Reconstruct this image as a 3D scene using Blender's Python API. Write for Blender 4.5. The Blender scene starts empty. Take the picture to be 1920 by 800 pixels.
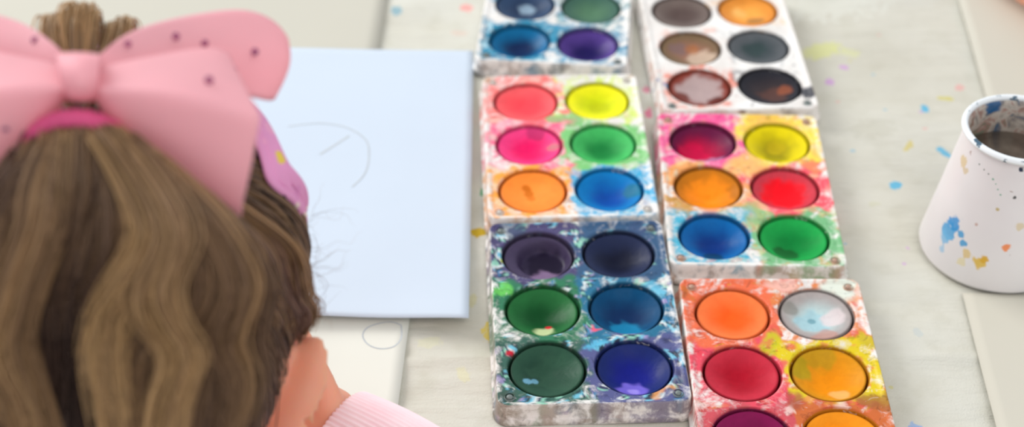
import bpy, bmesh, math, random
import numpy as np
from mathutils import Vector, Matrix, noise
random.seed(7); RNG = np.random.default_rng(11)
PI = math.pi
scene = bpy.context.scene
COL = scene.collection

# ------------------------------------------------------------------ camera
F_PX = 3075.3; PITCH = math.radians(39.03); ROLL = math.radians(0.432); CAM_H = 0.6716
c_, s_ = math.cos(PITCH), math.sin(PITCH)
FWD = Vector((0, c_, -s_)); R0 = Vector((1, 0, 0)); U0 = Vector((0, s_, c_))
RT = math.cos(ROLL) * R0 + math.sin(ROLL) * U0
UP = -math.sin(ROLL) * R0 + math.cos(ROLL) * U0
CAMP = Vector((0, 0, CAM_H))
cd = bpy.data.cameras.new('camera'); cam = bpy.data.objects.new('camera', cd); COL.objects.link(cam)
m = Matrix((RT, UP, -FWD)).transposed().to_4x4(); m.translation = CAMP
cam.matrix_world = m
cd.sensor_width = 36; cd.lens = F_PX / 1920 * 36; cd.clip_start = 0.02; cd.clip_end = 50
cd.dof.use_dof = True; cd.dof.focus_distance = 0.885; cd.dof.aperture_fstop = 5.3
scene.camera = cam

# ------------------------------------------------------------------ light
w = bpy.data.worlds.new('world'); scene.world = w; w.use_nodes = True
w.node_tree.nodes['Background'].inputs[0].default_value = (0.93, 0.96, 1.0, 1)
w.node_tree.nodes['Background'].inputs[1].default_value = 0.64

def area(name, loc, target, size, power, color):
    l = bpy.data.lights.new(name, 'AREA'); l.shape = 'RECTANGLE'; l.size = size[0]; l.size_y = size[1]
    l.energy = power; l.color = color
    o = bpy.data.objects.new(name, l); COL.objects.link(o); o.location = loc
    o.rotation_euler = (Vector(target) - Vector(loc)).to_track_quat('-Z', 'Y').to_euler()
    return o
area('window_light', (-1.9, 2.5, 1.45), (0.0, 0.8, 0.0), (1.9, 1.3), 58, (1.0, 0.985, 0.96))
area('fill_light', (0.5, -0.7, 2.0), (-0.1, 0.6, 0.1), (1.2, 1.2), 13, (1.0, 0.95, 0.88))  # unseen lamp added behind the camera to brighten bow and hair
vs = scene.view_settings
vs.view_transform = 'Standard'; vs.look = 'None'; vs.gamma = 1; vs.use_curve_mapping = False
vs.exposure = 0.24

# ------------------------------------------------------------------ helpers
def lin(c):
    return tuple((v / 255 / 12.92 if v / 255 <= 0.04045 else ((v / 255 + 0.055) / 1.055) ** 2.4) for v in c)
def at(px, py, d):      # a point of the place seen at this spot and distance
    return CAMP + d * (FWD + ((px - 960) / F_PX) * RT - ((py - 400) / F_PX) * UP)
def tab(px, py, z=0.0):  # the same on the table
    v = FWD + ((px - 960) / F_PX) * RT - ((py - 400) / F_PX) * UP
    return CAMP + v * ((z - CAM_H) / v.z)
def smooth(a, b, x):
    t = min(1, max(0, (x - a) / (b - a))); return t * t * (3 - 2 * t)
def mixc(a, b, t): return tuple(a[i] + (b[i] - a[i]) * t for i in range(3))

def empty(name, loc=(0, 0, 0), rz=0.0, parent=None):
    o = bpy.data.objects.new(name, None); COL.objects.link(o); o.location = loc; o.rotation_euler.z = rz
    o.empty_display_size = 0.02
    if parent: o.parent = parent
    return o
def tag(o, label=None, cat=None, group=None, kind=None):
    if label: o['label'] = label
    if cat: o['category'] = cat
    if group: o['group'] = group
    if kind: o['kind'] = kind
    return o
def mesh_obj(name, verts, faces, mats, parent=None, colors=None, smooth_=True, attrs=None, fmat=None):
    me = bpy.data.meshes.new(name)
    me.from_pydata([tuple(v) for v in verts] if not isinstance(verts, np.ndarray) else verts.tolist(), [], faces)
    if not isinstance(mats, (list, tuple)): mats = [mats]
    for mm in mats: me.materials.append(mm)
    if colors is not None:
        a = me.color_attributes.new('col', 'FLOAT_COLOR', 'POINT')
        arr = np.ones((len(me.vertices), 4), np.float32); arr[:, :3] = np.asarray(colors, np.float32)
        a.data.foreach_set('color', arr.ravel())
    for k, v in (attrs or {}).items():
        a = me.attributes.new(k, 'FLOAT', 'POINT'); a.data.foreach_set('value', np.asarray(v, np.float32))
    if smooth_: me.polygons.foreach_set('use_smooth', [True] * len(me.polygons))
    if fmat is not None: me.polygons.foreach_set('material_index', fmat)
    o = bpy.data.objects.new(name, me); COL.objects.link(o)
    if parent: o.parent = parent
    return o
def bm_obj(name, bm, mats, parent=None, smooth_=True):
    me = bpy.data.meshes.new(name); bm.to_mesh(me); bm.free()
    if not isinstance(mats, (list, tuple)): mats = [mats]
    for mm in mats: me.materials.append(mm)
    if smooth_: me.polygons.foreach_set('use_smooth', [True] * len(me.polygons))
    o = bpy.data.objects.new(name, me); COL.objects.link(o)
    if parent: o.parent = parent
    return o
def bake(o):            # turn an object's modifiers into its mesh
    dg = bpy.context.evaluated_depsgraph_get(); dg.update()
    me = bpy.data.meshes.new_from_object(o.evaluated_get(dg)); o.modifiers.clear(); old = o.data; o.data = me
    me.polygons.foreach_set('use_smooth', [True] * len(me.polygons)); me.name = o.name
    return o

class NT:
    def __init__(s, name, rough=0.6, spec=0.5, col=(0.8, 0.8, 0.8)):
        s.m = bpy.data.materials.new(name); s.m.use_nodes = True; s.t = s.m.node_tree
        s.p = s.t.nodes['Principled BSDF']; s.p.inputs['Roughness'].default_value = rough
        s.p.inputs['Specular IOR Level'].default_value = spec
        s.p.inputs['Base Color'].default_value = (*col, 1)
    def n(s, t, **kw):
        nd = s.t.nodes.new(t)
        for k, v in kw.items(): setattr(nd, k, v)
        return nd
    def l(s, a, b): s.t.links.new(a, b)
    def coord(s): return s.n('ShaderNodeTexCoord').outputs['Object']
    def noise(s, scale, detail=4, vec=None, rough=0.55, dist=0.0):
        nd = s.n('ShaderNodeTexNoise'); nd.inputs['Scale'].default_value = scale; nd.inputs['Detail'].default_value = detail
        nd.inputs['Roughness'].default_value = rough; nd.inputs['Distortion'].default_value = dist
        s.l(vec if vec is not None else s.coord(), nd.inputs['Vector']); return nd.outputs['Fac']
    def ramp(s, fac, stops):
        r = s.n('ShaderNodeValToRGB'); s.l(fac, r.inputs[0]); e = r.color_ramp.elements
        while len(e) < len(stops): e.new(0.5)
        for q, (p, c) in zip(e, stops): q.position = p; q.color = (*c, 1)
        return r.outputs[0]
    def mr(s, v, a, b, c=0, d=1, smooth=True):
        r = s.n('ShaderNodeMapRange'); r.interpolation_type = 'SMOOTHSTEP' if smooth else 'LINEAR'
        s.l(v, r.inputs[0])
        for i, q in enumerate((a, b, c, d)): r.inputs[1 + i].default_value = q
        return r.outputs[0]
    def math(s, op, a, b=None):
        r = s.n('ShaderNodeMath', operation=op)
        for i, q in enumerate((a, b)):
            if q is None: continue
            if isinstance(q, (int, float)): r.inputs[i].default_value = q
            else: s.l(q, r.inputs[i])
        return r.outputs[0]
    def mix(s, fac, a, b, blend='MIX'):
        r = s.n('ShaderNodeMix', data_type='RGBA', blend_type=blend)
        for i, q in ((0, fac), (6, a), (7, b)):
            if isinstance(q, (int, float)): r.inputs[i].default_value = q
            elif isinstance(q, tuple): r.inputs[i].default_value = (*q, 1)
            else: s.l(q, r.inputs[i])
        return r.outputs[2]
    def attr(s, name, out='Color'):
        a = s.n('ShaderNodeAttribute', attribute_name=name); return a.outputs[out]
    def bump(s, h, strength=0.3, dist=0.001):
        b = s.n('ShaderNodeBump'); b.inputs['Strength'].default_value = strength; b.inputs['Distance'].default_value = dist
        s.l(h, b.inputs['Height']); s.l(b.outputs[0], s.p.inputs['Normal'])
    def col(s, c): s.l(c, s.p.inputs['Base Color'])
    def spots(s, base, spots, warp=0.35):
        # paint marks and patches: each (x, y, rx, ry, angle, colour, opacity) in the object's own metres
        co = s.coord()
        nz = s.n('ShaderNodeTexNoise'); nz.inputs['Scale'].default_value = 230; nz.inputs['Detail'].default_value = 3
        s.l(co, nz.inputs['Vector'])
        for (x, y, rx, ry, an, c, op) in spots:
            mp = s.n('ShaderNodeMapping', vector_type='TEXTURE')
            mp.inputs[1].default_value = (x, y, 0); mp.inputs[2].default_value = (0, 0, an); mp.inputs[3].default_value = (rx, ry, 1)
            s.l(co, mp.inputs[0])
            sp = s.n('ShaderNodeVectorMath', operation='MULTIPLY'); s.l(mp.outputs[0], sp.inputs[0]); sp.inputs[1].default_value = (1, 1, 0)
            ln = s.n('ShaderNodeVectorMath', operation='LENGTH'); s.l(sp.outputs[0], ln.inputs[0])
            v = s.math('ADD', ln.outputs['Value'], s.math('MULTIPLY', s.math('SUBTRACT', nz.outputs['Fac'], 0.5), warp * 6))
            base = s.mix(s.mr(v, 0.75, 1.15, op, 0), base, lin(c))
        return base

# ------------------------------------------------------------------ materials
def mat_plain(name, rgb, rough=0.6, spec=0.4, nscale=60, var=0.08, bump=0.15, bscale=300):
    k = NT(name, rough, spec); c = lin(rgb)
    f = k.noise(nscale)
    k.col(k.ramp(f, [(0.3, tuple(v * (1 - var) for v in c)), (0.7, tuple(min(1, v * (1 + var)) for v in c))]))
    k.bump(k.noise(bscale), bump, 0.0006); return k.m

def mat_cloth():
    k = NT('canvas', 0.9, 0.15)
    f = k.noise(6, 5); base = k.ramp(f, [(0.3, lin((202, 199, 185))), (0.5, lin((211, 209, 197))), (0.7, lin((217, 217, 208)))])
    g = k.noise(45, 3); base = k.mix(k.mr(g, 0.45, 0.75, 0, 0.35), base, lin((190, 187, 170)))
    S = []
    def sp(px, py, rx, ry, a, c, op=0.8):
        q = tab(px, py, -0.001); S.append((q.x, q.y, rx, ry, a, c, op))
    B = (90, 180, 215); Y = (205, 195, 70); V = (205, 150, 215); RD = (235, 150, 150)
    sp(897, 432, .0055, .005, .2, (205, 170, 20), .95); sp(905, 356, .0028, .004, 0, (70, 160, 105), .9); sp(919, 622, .004, .010, .1, (225, 200, 70), .8)
    sp(925, 200, .002, .006, 0, (235, 160, 180), .5); sp(1216, 212, .003, .005, 0, (225, 110, 150), .8); sp(1213, 165, .003, .005, 0, (225, 110, 150), .7)
    sp(1680, 344, .0045, .0048, .3, B, .9); sp(1735, 198, .0036, .0042, 0, B, .9); sp(1772, 284, .0028, .0075, .5, B, .85)
    sp(1704, 272, .0025, .0068, -.6, (210, 195, 120), .8); sp(1776, 180, .0062, .0026, -.3, Y, .65); sp(1800, 160, .003, .004, 0, RD, .5)
    sp(1555, 148, .0035, .004, 0, V, .7); sp(1583, 122, .0032, .003, 0, V, .7); sp(1540, 92, .017, .009, .3, (215, 218, 130), .6)
    sp(1590, 95, .01, .006, -.4, (215, 218, 150), .45)
    sp(742, 18, .005, .006, 0, (130, 175, 190), .8); sp(872, 12, .0055, .0055, 0, (240, 165, 160), .85); sp(862, 60, .006, .005, 0, (225, 190, 175), .4)
    sp(1550, -5, .05, .03, .2, (232, 235, 226), .35); sp(1635, 238, .02, .01, .2, (186, 184, 168), .3)  # broad pale patch at the far side, then a duller one
    sp(1722, 620, .003, .004, 0, (170, 190, 200), .3); sp(1716, 797, .004, .004, 0, (150, 180, 225), .8); sp(1790, 320, .004, .003, 0, (190, 180, 120), .3)
    sp(868, 700, .004, .007, 0, (220, 215, 170), .5); sp(805, 640, .008, .005, 0, (222, 220, 180), .4); sp(885, 560, .003, .006, 0, (210, 200, 120), .4)
    sp(1265, 690, .003, .008, 0, (120, 60, 60), .5); sp(1232, 450, .002, .005, 0, (110, 120, 110), .5); sp(1420, 512, .02, .0035, 0, (195, 170, 160), .7)
    sp(1330, 512, .012, .003, 0, (150, 160, 150), .6); sp(1060, 414, .02, .0025, 0, (160, 175, 185), .6); sp(1060, 132, .02, .004, 0, (195, 175, 175), .5)
    sp(1500, 512, .02, .0035, 0, (140, 145, 135), .5); sp(1640, 380, .004, .003, 0, (200, 200, 160), .3)
    for i in range(14):
        q = (random.uniform(1560, 1800), random.uniform(20, 780)); sp(*q, random.uniform(.001, .002), random.uniform(.001, .002), 0, random.choice([B, Y, V, RD]), .45)
    base = k.spots(base, S)
    k.col(base)
    mp = k.n('ShaderNodeMapping'); mp.inputs[3].default_value = (7, 34, 1); mp.inputs[2].default_value = (0, 0, .12); k.l(k.coord(), mp.inputs[0])
    wr_ = k.noise(1.0, 5, vec=mp.outputs[0], rough=0.5)
    h = k.math('ADD', k.math('MULTIPLY', k.noise(900, 2), .18), k.math('ADD', k.math('MULTIPLY', k.noise(28, 5), .6), k.math('MULTIPLY', wr_, 3.2))); k.bump(h, 0.6, 0.0028)
    return k.m

def mat_paper(name, rgb, bscale=25):
    k = NT(name, 0.75, 0.25); c = lin(rgb)
    k.col(k.ramp(k.noise(9), [(0.3, tuple(v * 0.97 for v in c)), (0.7, c)])); k.bump(k.noise(bscale, 2), 0.12, 0.001); return k.m

def mat_tray():
    k = NT('stained_plastic', 0.42, 0.3)
    a = k.attr('col'); cov = k.attr('cover', 'Fac')
    n1 = k.noise(80, 5, rough=0.58, dist=0.7); n2 = k.noise(330, 4)
    v = k.math('ADD', cov, k.math('MULTIPLY', k.math('SUBTRACT', n1, 0.5), 3.4))
    v = k.math('ADD', v, k.math('MULTIPLY', k.math('SUBTRACT', n2, 0.5), 0.7))
    white = k.ramp(k.noise(40), [(0.35, lin((224, 218, 212))), (0.7, lin((246, 245, 242)))])
    c = k.mix(k.mr(v, 0.12, 0.85), white, a)
    # thin washes next to the dense paint
    c = k.mix(k.math('MULTIPLY', k.mr(v, -0.1, 0.7), 0.45), c, a)
    n3 = k.noise(210, 5, rough=0.6, dist=1.0)
    dk = k.mix(1.0, a, (0.35, 0.35, 0.4), 'MULTIPLY')
    c = k.mix(k.math('MULTIPLY', k.mr(n3, 0.54, 0.68), k.mr(cov, 0.1, 0.8, 0, 0.5)), c, dk)
    n4 = k.noise(150, 5, rough=0.6, dist=1.4)
    c = k.mix(k.mr(n4, 0.60, 0.72, 0, 0.4), c, white)
    k.col(c); k.bump(k.math('ADD', n1, n2), 0.25, 0.0008)
    return k.m
def mat_cake():
    k = NT('tempera', 0.5, 0.14)
    a = k.attr('col')
    n = k.noise(160, 5, dist=0.8)
    c = k.mix(k.mr(n, 0.35, 0.62, 0.14, 0), a, k.mix(1.0, a, (0.45, 0.45, 0.5), 'MULTIPLY'))
    k.col(c); k.l(k.mr(k.noise(45, 3), 0.35, 0.65, 0.34, 0.55), k.p.inputs['Roughness'])
    k.bump(k.noise(140, 4, dist=0.5), 0.3, 0.0012)
    return k.m
def mat_hair():
    k = NT('brown_hair', 0.42, 0.45)
    k.col(k.attr('col'))
    k.p.inputs['Anisotropic'].default_value = 0.5
    return k.m
def mat_skin(rgb=(236, 172, 144)):
    k = NT('skin', 0.5, 0.35); c = lin(rgb)
    k.col(k.ramp(k.noise(35, 4), [(0.3, (c[0], c[1] * 0.88, c[2] * 0.85)), (0.7, c)]))
    k.p.inputs['Subsurface Weight'].default_value = 0.6
    k.p.inputs['Subsurface Radius'].default_value = (1.0, 0.28, 0.14)
    k.p.inputs['Subsurface Scale'].default_value = 0.012
    k.bump(k.noise(500, 3), 0.15, 0.0004)
    return k.m
def mat_ribbon(name, rgb, trans=0.35, rough=0.55):
    k = NT(name, rough, 0.3); c = lin(rgb)
    wv = k.n('ShaderNodeTexWave'); wv.inputs['Scale'].default_value = 420; k.l(k.coord(), wv.inputs['Vector'])
    f = k.noise(22, 3)
    cc = k.ramp(f, [(0.3, tuple(v * 0.94 for v in c)), (0.7, c)])
    k.col(cc); k.bump(wv.outputs['Fac'], 0.12, 0.0003)
    tr = k.n('ShaderNodeBsdfTranslucent'); k.l(cc, tr.inputs[0])
    mx = k.n('ShaderNodeMixShader'); mx.inputs[0].default_value = trans
    k.l(k.p.outputs[0], mx.inputs[1]); k.l(tr.outputs[0], mx.inputs[2])
    k.l(mx.outputs[0], k.t.nodes['Material Output'].inputs[0])
    return k.m
def mat_band():
    k = NT('printed_band', 0.8, 0.2)
    vo = k.n('ShaderNodeTexVoronoi'); vo.inputs['Scale'].default_value = 95; k.l(k.coord(), vo.inputs['Vector'])
    sep = k.n('ShaderNodeSeparateColor'); k.l(vo.outputs['Color'], sep.inputs[0])
    pat = k.ramp(sep.outputs[0], [(0.0, lin((238, 170, 205))), (0.45, lin((225, 150, 200))), (0.6, lin((245, 220, 215))), (0.85, lin((230, 205, 90))), (0.93, lin((70, 60, 70))), (1.0, lin((225, 70, 120)))])
    pat.node.color_ramp.interpolation = 'CONSTANT'
    c = k.mix(k.mr(vo.outputs['Distance'], 0.30, 0.36, 1, 0), lin((232, 160, 205)), pat)
    k.col(c); k.bump(k.noise(300), 0.2, 0.0005); return k.m
def mat_cup():
    k = NT('white_cup_plastic', 0.4, 0.45)
    base = k.ramp(k.noise(14, 3), [(0.3, lin((226, 221, 222))), (0.7, lin((236, 233, 233)))])
    k.M = base; return k

M = dict(cloth=mat_cloth(), sheet=mat_paper('white_paper', (204, 216, 230)), cream_far=mat_paper('cream_paper_far', (200, 197, 184)), cream_near=mat_paper('cream_paper_near', (229, 229, 219)), cream=mat_paper('cream_paper', (207, 203, 189)),
         tray=mat_tray(), cake=mat_cake(), hair=mat_hair(), skin=mat_skin(), bow=mat_ribbon('pink_ribbon', (255, 205, 213), 0.45),
         elastic=mat_plain('pink_elastic', (205, 78, 125), .8), band=mat_band(), shirt=mat_plain('pink_knit', (252, 216, 224), .9, .15),
         pencil=mat_plain('graphite', (190, 196, 200), .6), wood=mat_plain('table_wood', (176, 140, 100), .5),
         floor=mat_plain('vinyl_floor', (170, 160, 150), .5), gem=mat_plain('gem', (150, 70, 110), .15, .8), denim=mat_plain('blue_cotton', (80, 95, 130), .9),
         grey=mat_plain('grey_metal', (120, 120, 125), .4), eye=mat_plain('eye_white', (240, 240, 240), .2), iris=mat_plain('iris', (70, 50, 40), .2),
         tee=mat_plain('green_cotton', (120, 150, 130), .9), peg=mat_plain('dirty_peg', (120, 115, 115), .5))

# ------------------------------------------------------------------ setting
def box(bm, x0, x1, y0, y1, z0, z1):
    vs_ = [bm.verts.new((x, y, z)) for z in (z0, z1) for y in (y0, y1) for x in (x0, x1)]
    for f in ((0, 2, 3, 1), (4, 5, 7, 6), (0, 1, 5, 4), (1, 3, 7, 5), (3, 2, 6, 7), (2, 0, 4, 6)): bm.faces.new([vs_[i] for i in f])
def cyl(bm, p, q, r0, r1=None, n=16):
    r1 = r0 if r1 is None else r1
    p, q = Vector(p), Vector(q); d = (q - p)
    mt = Matrix.Translation((p + q) / 2) @ d.to_track_quat('Z', 'Y').to_matrix().to_4x4()
    bmesh.ops.create_cone(bm, cap_ends=True, segments=n, radius1=r0, radius2=r1, depth=d.length, matrix=mt)
ZF = -0.54
bm = bmesh.new(); box(bm, -3, 3, -2.5, 4, ZF - .1, ZF); tag(bm_obj('floor', bm, M['floor'], smooth_=False), kind='structure')

TX0, TX1, TY0, TY1 = -0.85, 0.72, 0.48, 1.60
t = empty('table', (0.1, 1.02, ZF)); tag(t, 'low wooden table hidden under the paint-spotted canvas cloth', 'table')
bm = bmesh.new(); box(bm, TX0 - .1, TX1 - .1, TY0 - 1.02, TY1 - 1.02, -ZF - .034, -ZF - .0125)
bmesh.ops.bevel(bm, geom=bm.edges[:], offset=.003, segments=2, affect='EDGES'); bm_obj('tabletop', bm, M['wood'], t, False)
for x in (TX0 + .06, TX1 - .06):
    for y in (TY0 + .06, TY1 - .06):
        bm = bmesh.new(); cyl(bm, (x - .1, y - 1.02, 0), (x - .1, y - 1.02, -ZF - .03), .016, .022); bm_obj('leg', bm, M['grey'], t)

# drop cloth: flat on the table with soft wrinkles, hanging over its edges
NX, NY = 440, 420; ov = .09
gx = np.linspace(TX0 - ov, TX1 + ov, NX); gy = np.linspace(TY0 - ov, TY1 + ov, NY)
V_ = []
def cloth_z(x, y):
    a = noise.noise(Vector((x * 3.0, y * 22, 0.3))) ; b = noise.noise(Vector((x * 9 + 4, y * 30, 7.7))); c = noise.noise(Vector((x * 2.0, y * 5, 2.0)))
    crease = math.exp(-((y - CREASE - .006 * math.sin(x * 9)) / .004) ** 2)
    return -0.0022 + .0014 * a + .0012 * b + .0016 * c + .0014 * crease + .0008 * noise.noise(Vector((x * 24, y * 60 + x * 12, 4.4)))
CREASE = tab(800, 665).y
for y in gy:
    for x in gx:
        z = min(0, cloth_z(x, y)); xx, yy = x, y
        ex = max(TX0 - x, x - TX1, 0); ey = max(TY0 - y, y - TY1, 0); e = math.hypot(ex, ey)
        if e > 0:
            wv = .006 * math.sin(x * 40 + y * 31)
            xx = min(max(x, TX0 - .006), TX1 + .006) + (wv if ex > .01 else 0); yy = min(max(y, TY0 - .006), TY1 + .006) + (wv if ey > .01 else 0)
            if ex > .01: xx = (TX0 - .010 - abs(wv)) if x < TX0 else (TX1 + .010 + abs(wv))
            if ey > .01: yy = (TY0 - .010 - abs(wv)) if y < TY0 else (TY1 + .010 + abs(wv))
            z = -e
        V_.append((xx, yy, z))
F_ = [(j * NX + i, j * NX + i + 1, (j + 1) * NX + i + 1, (j + 1) * NX + i) for j in range(NY - 1) for i in range(NX - 1)]
cl = mesh_obj('drop_cloth', V_, F_, M['cloth']); tag(cl, 'grey-beige wrinkled canvas drop cloth dotted with paint spots under everything', 'cloth')

# ------------------------------------------------------------------ papers
def sheet(name, corners, z, mat, label, lift=(), th=.0003, marks=(), n=(40, 50)):
    # corners: far-left, far-right, near-right, near-left as table points; marks: pencil lines as lists of table points
    A, B_, C_, D_ = [Vector((c.x, c.y, 0)) for c in corners]
    o0 = (A + B_ + C_ + D_) / 4
    vs_, fs = [], []; nu, nv = n
    def hz(x, y, u, v):
        h = z + .0006 * noise.noise(Vector((x * 14, y * 14, z * 900)))
        for (lu, lv, r, a) in lift: h += a * math.exp(-(((u - lu) ** 2 + (v - lv) ** 2) / r ** 2))
        for (lv, r, a) in [(1.0, .05, .0012)]: h += a * math.exp(-((v - lv) / r) ** 2)
        return h
    def pos(u, v): return (A * (1 - u) + B_ * u) * (1 - v) + (D_ * (1 - u) + C_ * u) * v
    for k in range(2):
        for j in range(nv + 1):
            for i in range(nu + 1):
                u, v = i / nu, j / nv; p = pos(u, v); vs_.append((p.x - o0.x, p.y - o0.y, hz(p.x, p.y, u, v) + (th if k else 0)))
    W_ = nu + 1; N = W_ * (nv + 1)
    for j in range(nv):
        for i in range(nu):
            a = j * W_ + i; fs.append((a, a + 1, a + W_ + 1, a + W_)); fs.append((N + a, N + a + W_, N + a + W_ + 1, N + a + 1))
    for i in range(nu):
        fs.append((i, i + N, i + 1 + N, i + 1)); a = nv * W_ + i; fs.append((a, a + 1, a + 1 + N, a + N))
    for j in range(nv):
        a = j * W_; fs.append((a, a + W_, a + W_ + N, a + N)); a += nu; fs.append((a, a + N, a + W_ + N, a + W_))
    fm = [0] * len(fs)
    ul = (B_ - A).length; vl = (D_ - A).length; ue = (B_ - A).normalized(); ve = (D_ - A).normalized()
    for mk, wd in marks:
        b0 = len(vs_)
        for i, p in enumerate(mk):
            q = mk[min(i + 1, len(mk) - 1)] - mk[max(i - 1, 0)]; nrm = Vector((-q.y, q.x, 0)).normalized() * wd
            r = Vector((p.x, p.y, 0)) - A; u, v = r.dot(ue) / ul, r.dot(ve) / vl
            zz = hz(p.x, p.y, min(max(u, 0), 1), min(max(v, 0), 1)) + th + .00012
            for sg in (-1, 1): vs_.append((p.x + nrm.x * sg - o0.x, p.y + nrm.y * sg - o0.y, zz))
        for i in range(len(mk) - 1): fs.append((b0 + 2 * i, b0 + 2 * i + 1, b0 + 2 * i + 3, b0 + 2 * i + 2)); fm.append(1)
    o = mesh_obj(name, vs_, fs, [mat, M['pencil']], fmat=fm); o.location = (o0.x, o0.y, 0); tag(o, label, 'paper'); return o
def curve_pts(pts, n=60):
    P_ = [Vector(p) for p in pts]; out = []
    for i in range(n + 1):
        s = i / n * (len(P_) - 1); k = min(int(s), len(P_) - 2); f = s - k
        p0, p1, p2, p3 = P_[max(k - 1, 0)], P_[k], P_[k + 1], P_[min(k + 2, len(P_) - 1)]
        out.append(0.5 * ((2 * p1) + (p2 - p0) * f + (2 * p0 - 5 * p1 + 4 * p2 - p3) * f * f + (3 * p1 - p0 - 3 * p2 + p3) * f ** 3))
    return out
def mark(pxs, wd=.00045): return (curve_pts([tab(x, y, .002) for x, y in pxs]), wd)

def quad_sheet(right_far, right_near, width, far_k=1.0):
    a, b = right_far, right_near; d = (b - a).normalized(); n_ = Vector((-d.y, d.x, 0)); n_ = n_ if n_.x < 0 else -n_
    return (a + n_ * width, a, b, b + n_ * width)
# cream sheet far left
a, b = tab(728, -20), tab(704, 120); b = a + (b - a).normalized() * .21; a = a - (b - a).normalized() * .09
sheet('sheet_of_paper', quad_sheet(a, b, .42), .0003, M['cream_far'], 'cream sheet of paper beyond the bow, running under the big white sheet\'s far edge')
a, b = tab(772, 570), tab(741, 800); d = (b - a).normalized(); a = a - d * .06; b = a + d * .30
sheet('sheet_of_paper', quad_sheet(a, b, .297), .0003, M['cream_near'], 'cream sheet with a pencil loop beside the ear, under the white sheet\'s near edge',
      marks=[mark([(752, 606), (752, 630), (738, 646), (712, 650), (690, 642), (680, 626), (688, 611), (712, 602), (735, 600), (752, 606)])])
a, b = tab(888, 94, .003), tab(879, 597, .007)
d = (b - a).normalized()
sheet('sheet_of_paper', (a + Vector((-.30, .004, 0)), a, b, b + Vector((-.295, .006, 0))), .0022, M['sheet'],
      'big white drawing sheet with a faint pencil curve in front of the girl', lift=[(1, 1, .16, .0035), (.6, 1, .25, .004)],
      marks=[mark([(540, 238), (600, 232), (650, 240), (685, 262), (692, 290), (685, 325), (660, 352)]), mark([(600, 290), (635, 268), (655, 255)], .0007),
             ], n=(50, 60))
a, b = tab(1797, 0), tab(1846, 172); d = (b - a).normalized(); n_ = Vector((-d.y, d.x, 0)); n_ = n_ if n_.x > 0 else -n_
a0 = a - d * .10; b0 = a + d * .195
sheet('sheet_of_paper', (a0, a0 + n_ * .30, b0 + n_ * .30, b0), .0002, M['cream'], 'cream sheet under the bare arm in the far right corner, behind the white cup')
a, b = tab(1805, 546, .002), tab(1868, 800, .002); d = (b - a).normalized()
sheet('sheet_of_paper', (a, a + Vector((.297, -.006, 0)), a + Vector((.297, -.006, 0)) + d * .25, a + d * .25), .0002, M['cream'],
      'cream sheet at the near right, its far edge touching the foot of the white cup', lift=[(0, .5, .3, .002)])

# ------------------------------------------------------------------ paint palettes
LX, LY = .054, .0795; WR = .0232; WD = .0105; TZ = .012; NS = 22
def tray_vertex_fields(x, y, spec):
    q = Vector((x * 60 + spec['seed'], y * 60, spec['seed'] * 1.7))
    wx = x + .011 * noise.noise(q) + .006 * noise.noise(q * 2.9); wy = y + .011 * noise.noise(q + Vector((31, 7, 3))) + .006 * noise.noise(q * 2.9 + Vector((9, 9, 9)))
    ws = 0; col = [0, 0, 0]; cov = 0
    for i, wl in enumerate(spec['wells']):
        cx, cy = (-.025, .025)[i % 2], (.05, 0, -.05)[i // 2]
        dd = math.hypot(wx - cx, wy - cy) * wl.get('near', 1)
        k = math.exp(-(dd / .0075) ** 2 * .9) + 1e-12
        ws += k; c = wl['stain']
        for j in range(3): col[j] += k * c[j]
        cov += k * wl['cov']
    col = [v / ws for v in col]; cov = cov / ws
    db = spec.get('dabs')
    if db:
        n1 = noise.noise(Vector((x * 130 + spec['seed'], y * 130, 3.3))); pick = noise.noise(Vector((x * 75 - spec['seed'], y * 75, 8.1)))
        f = smooth(.10, .22, n1) * spec.get('dab_op', .8); c = lin(db[int((pick * .5 + .5) * 2.4 * len(db)) % len(db)]); col = mixc(col, c, f)
    edge = min(LX - abs(x), LY - abs(y))
    cov -= .35 * (1 - smooth(.0, .006, edge))
    for (sx, sy, r, c, op) in spec.get('spots', ()):
        dd = math.hypot((wx - sx), (wy - sy)) / r
        f = smooth(1.25, .7, dd) * op
        if f > 0: col = mixc(col, lin(c), f); cov = cov * (1 - f) + 1.6 * f
    return col, cov
def rim_z(x, y):
    e = min(LX - abs(x), LY - abs(y)); return .0012 * (1 - smooth(.0012, .0034, e))
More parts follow.
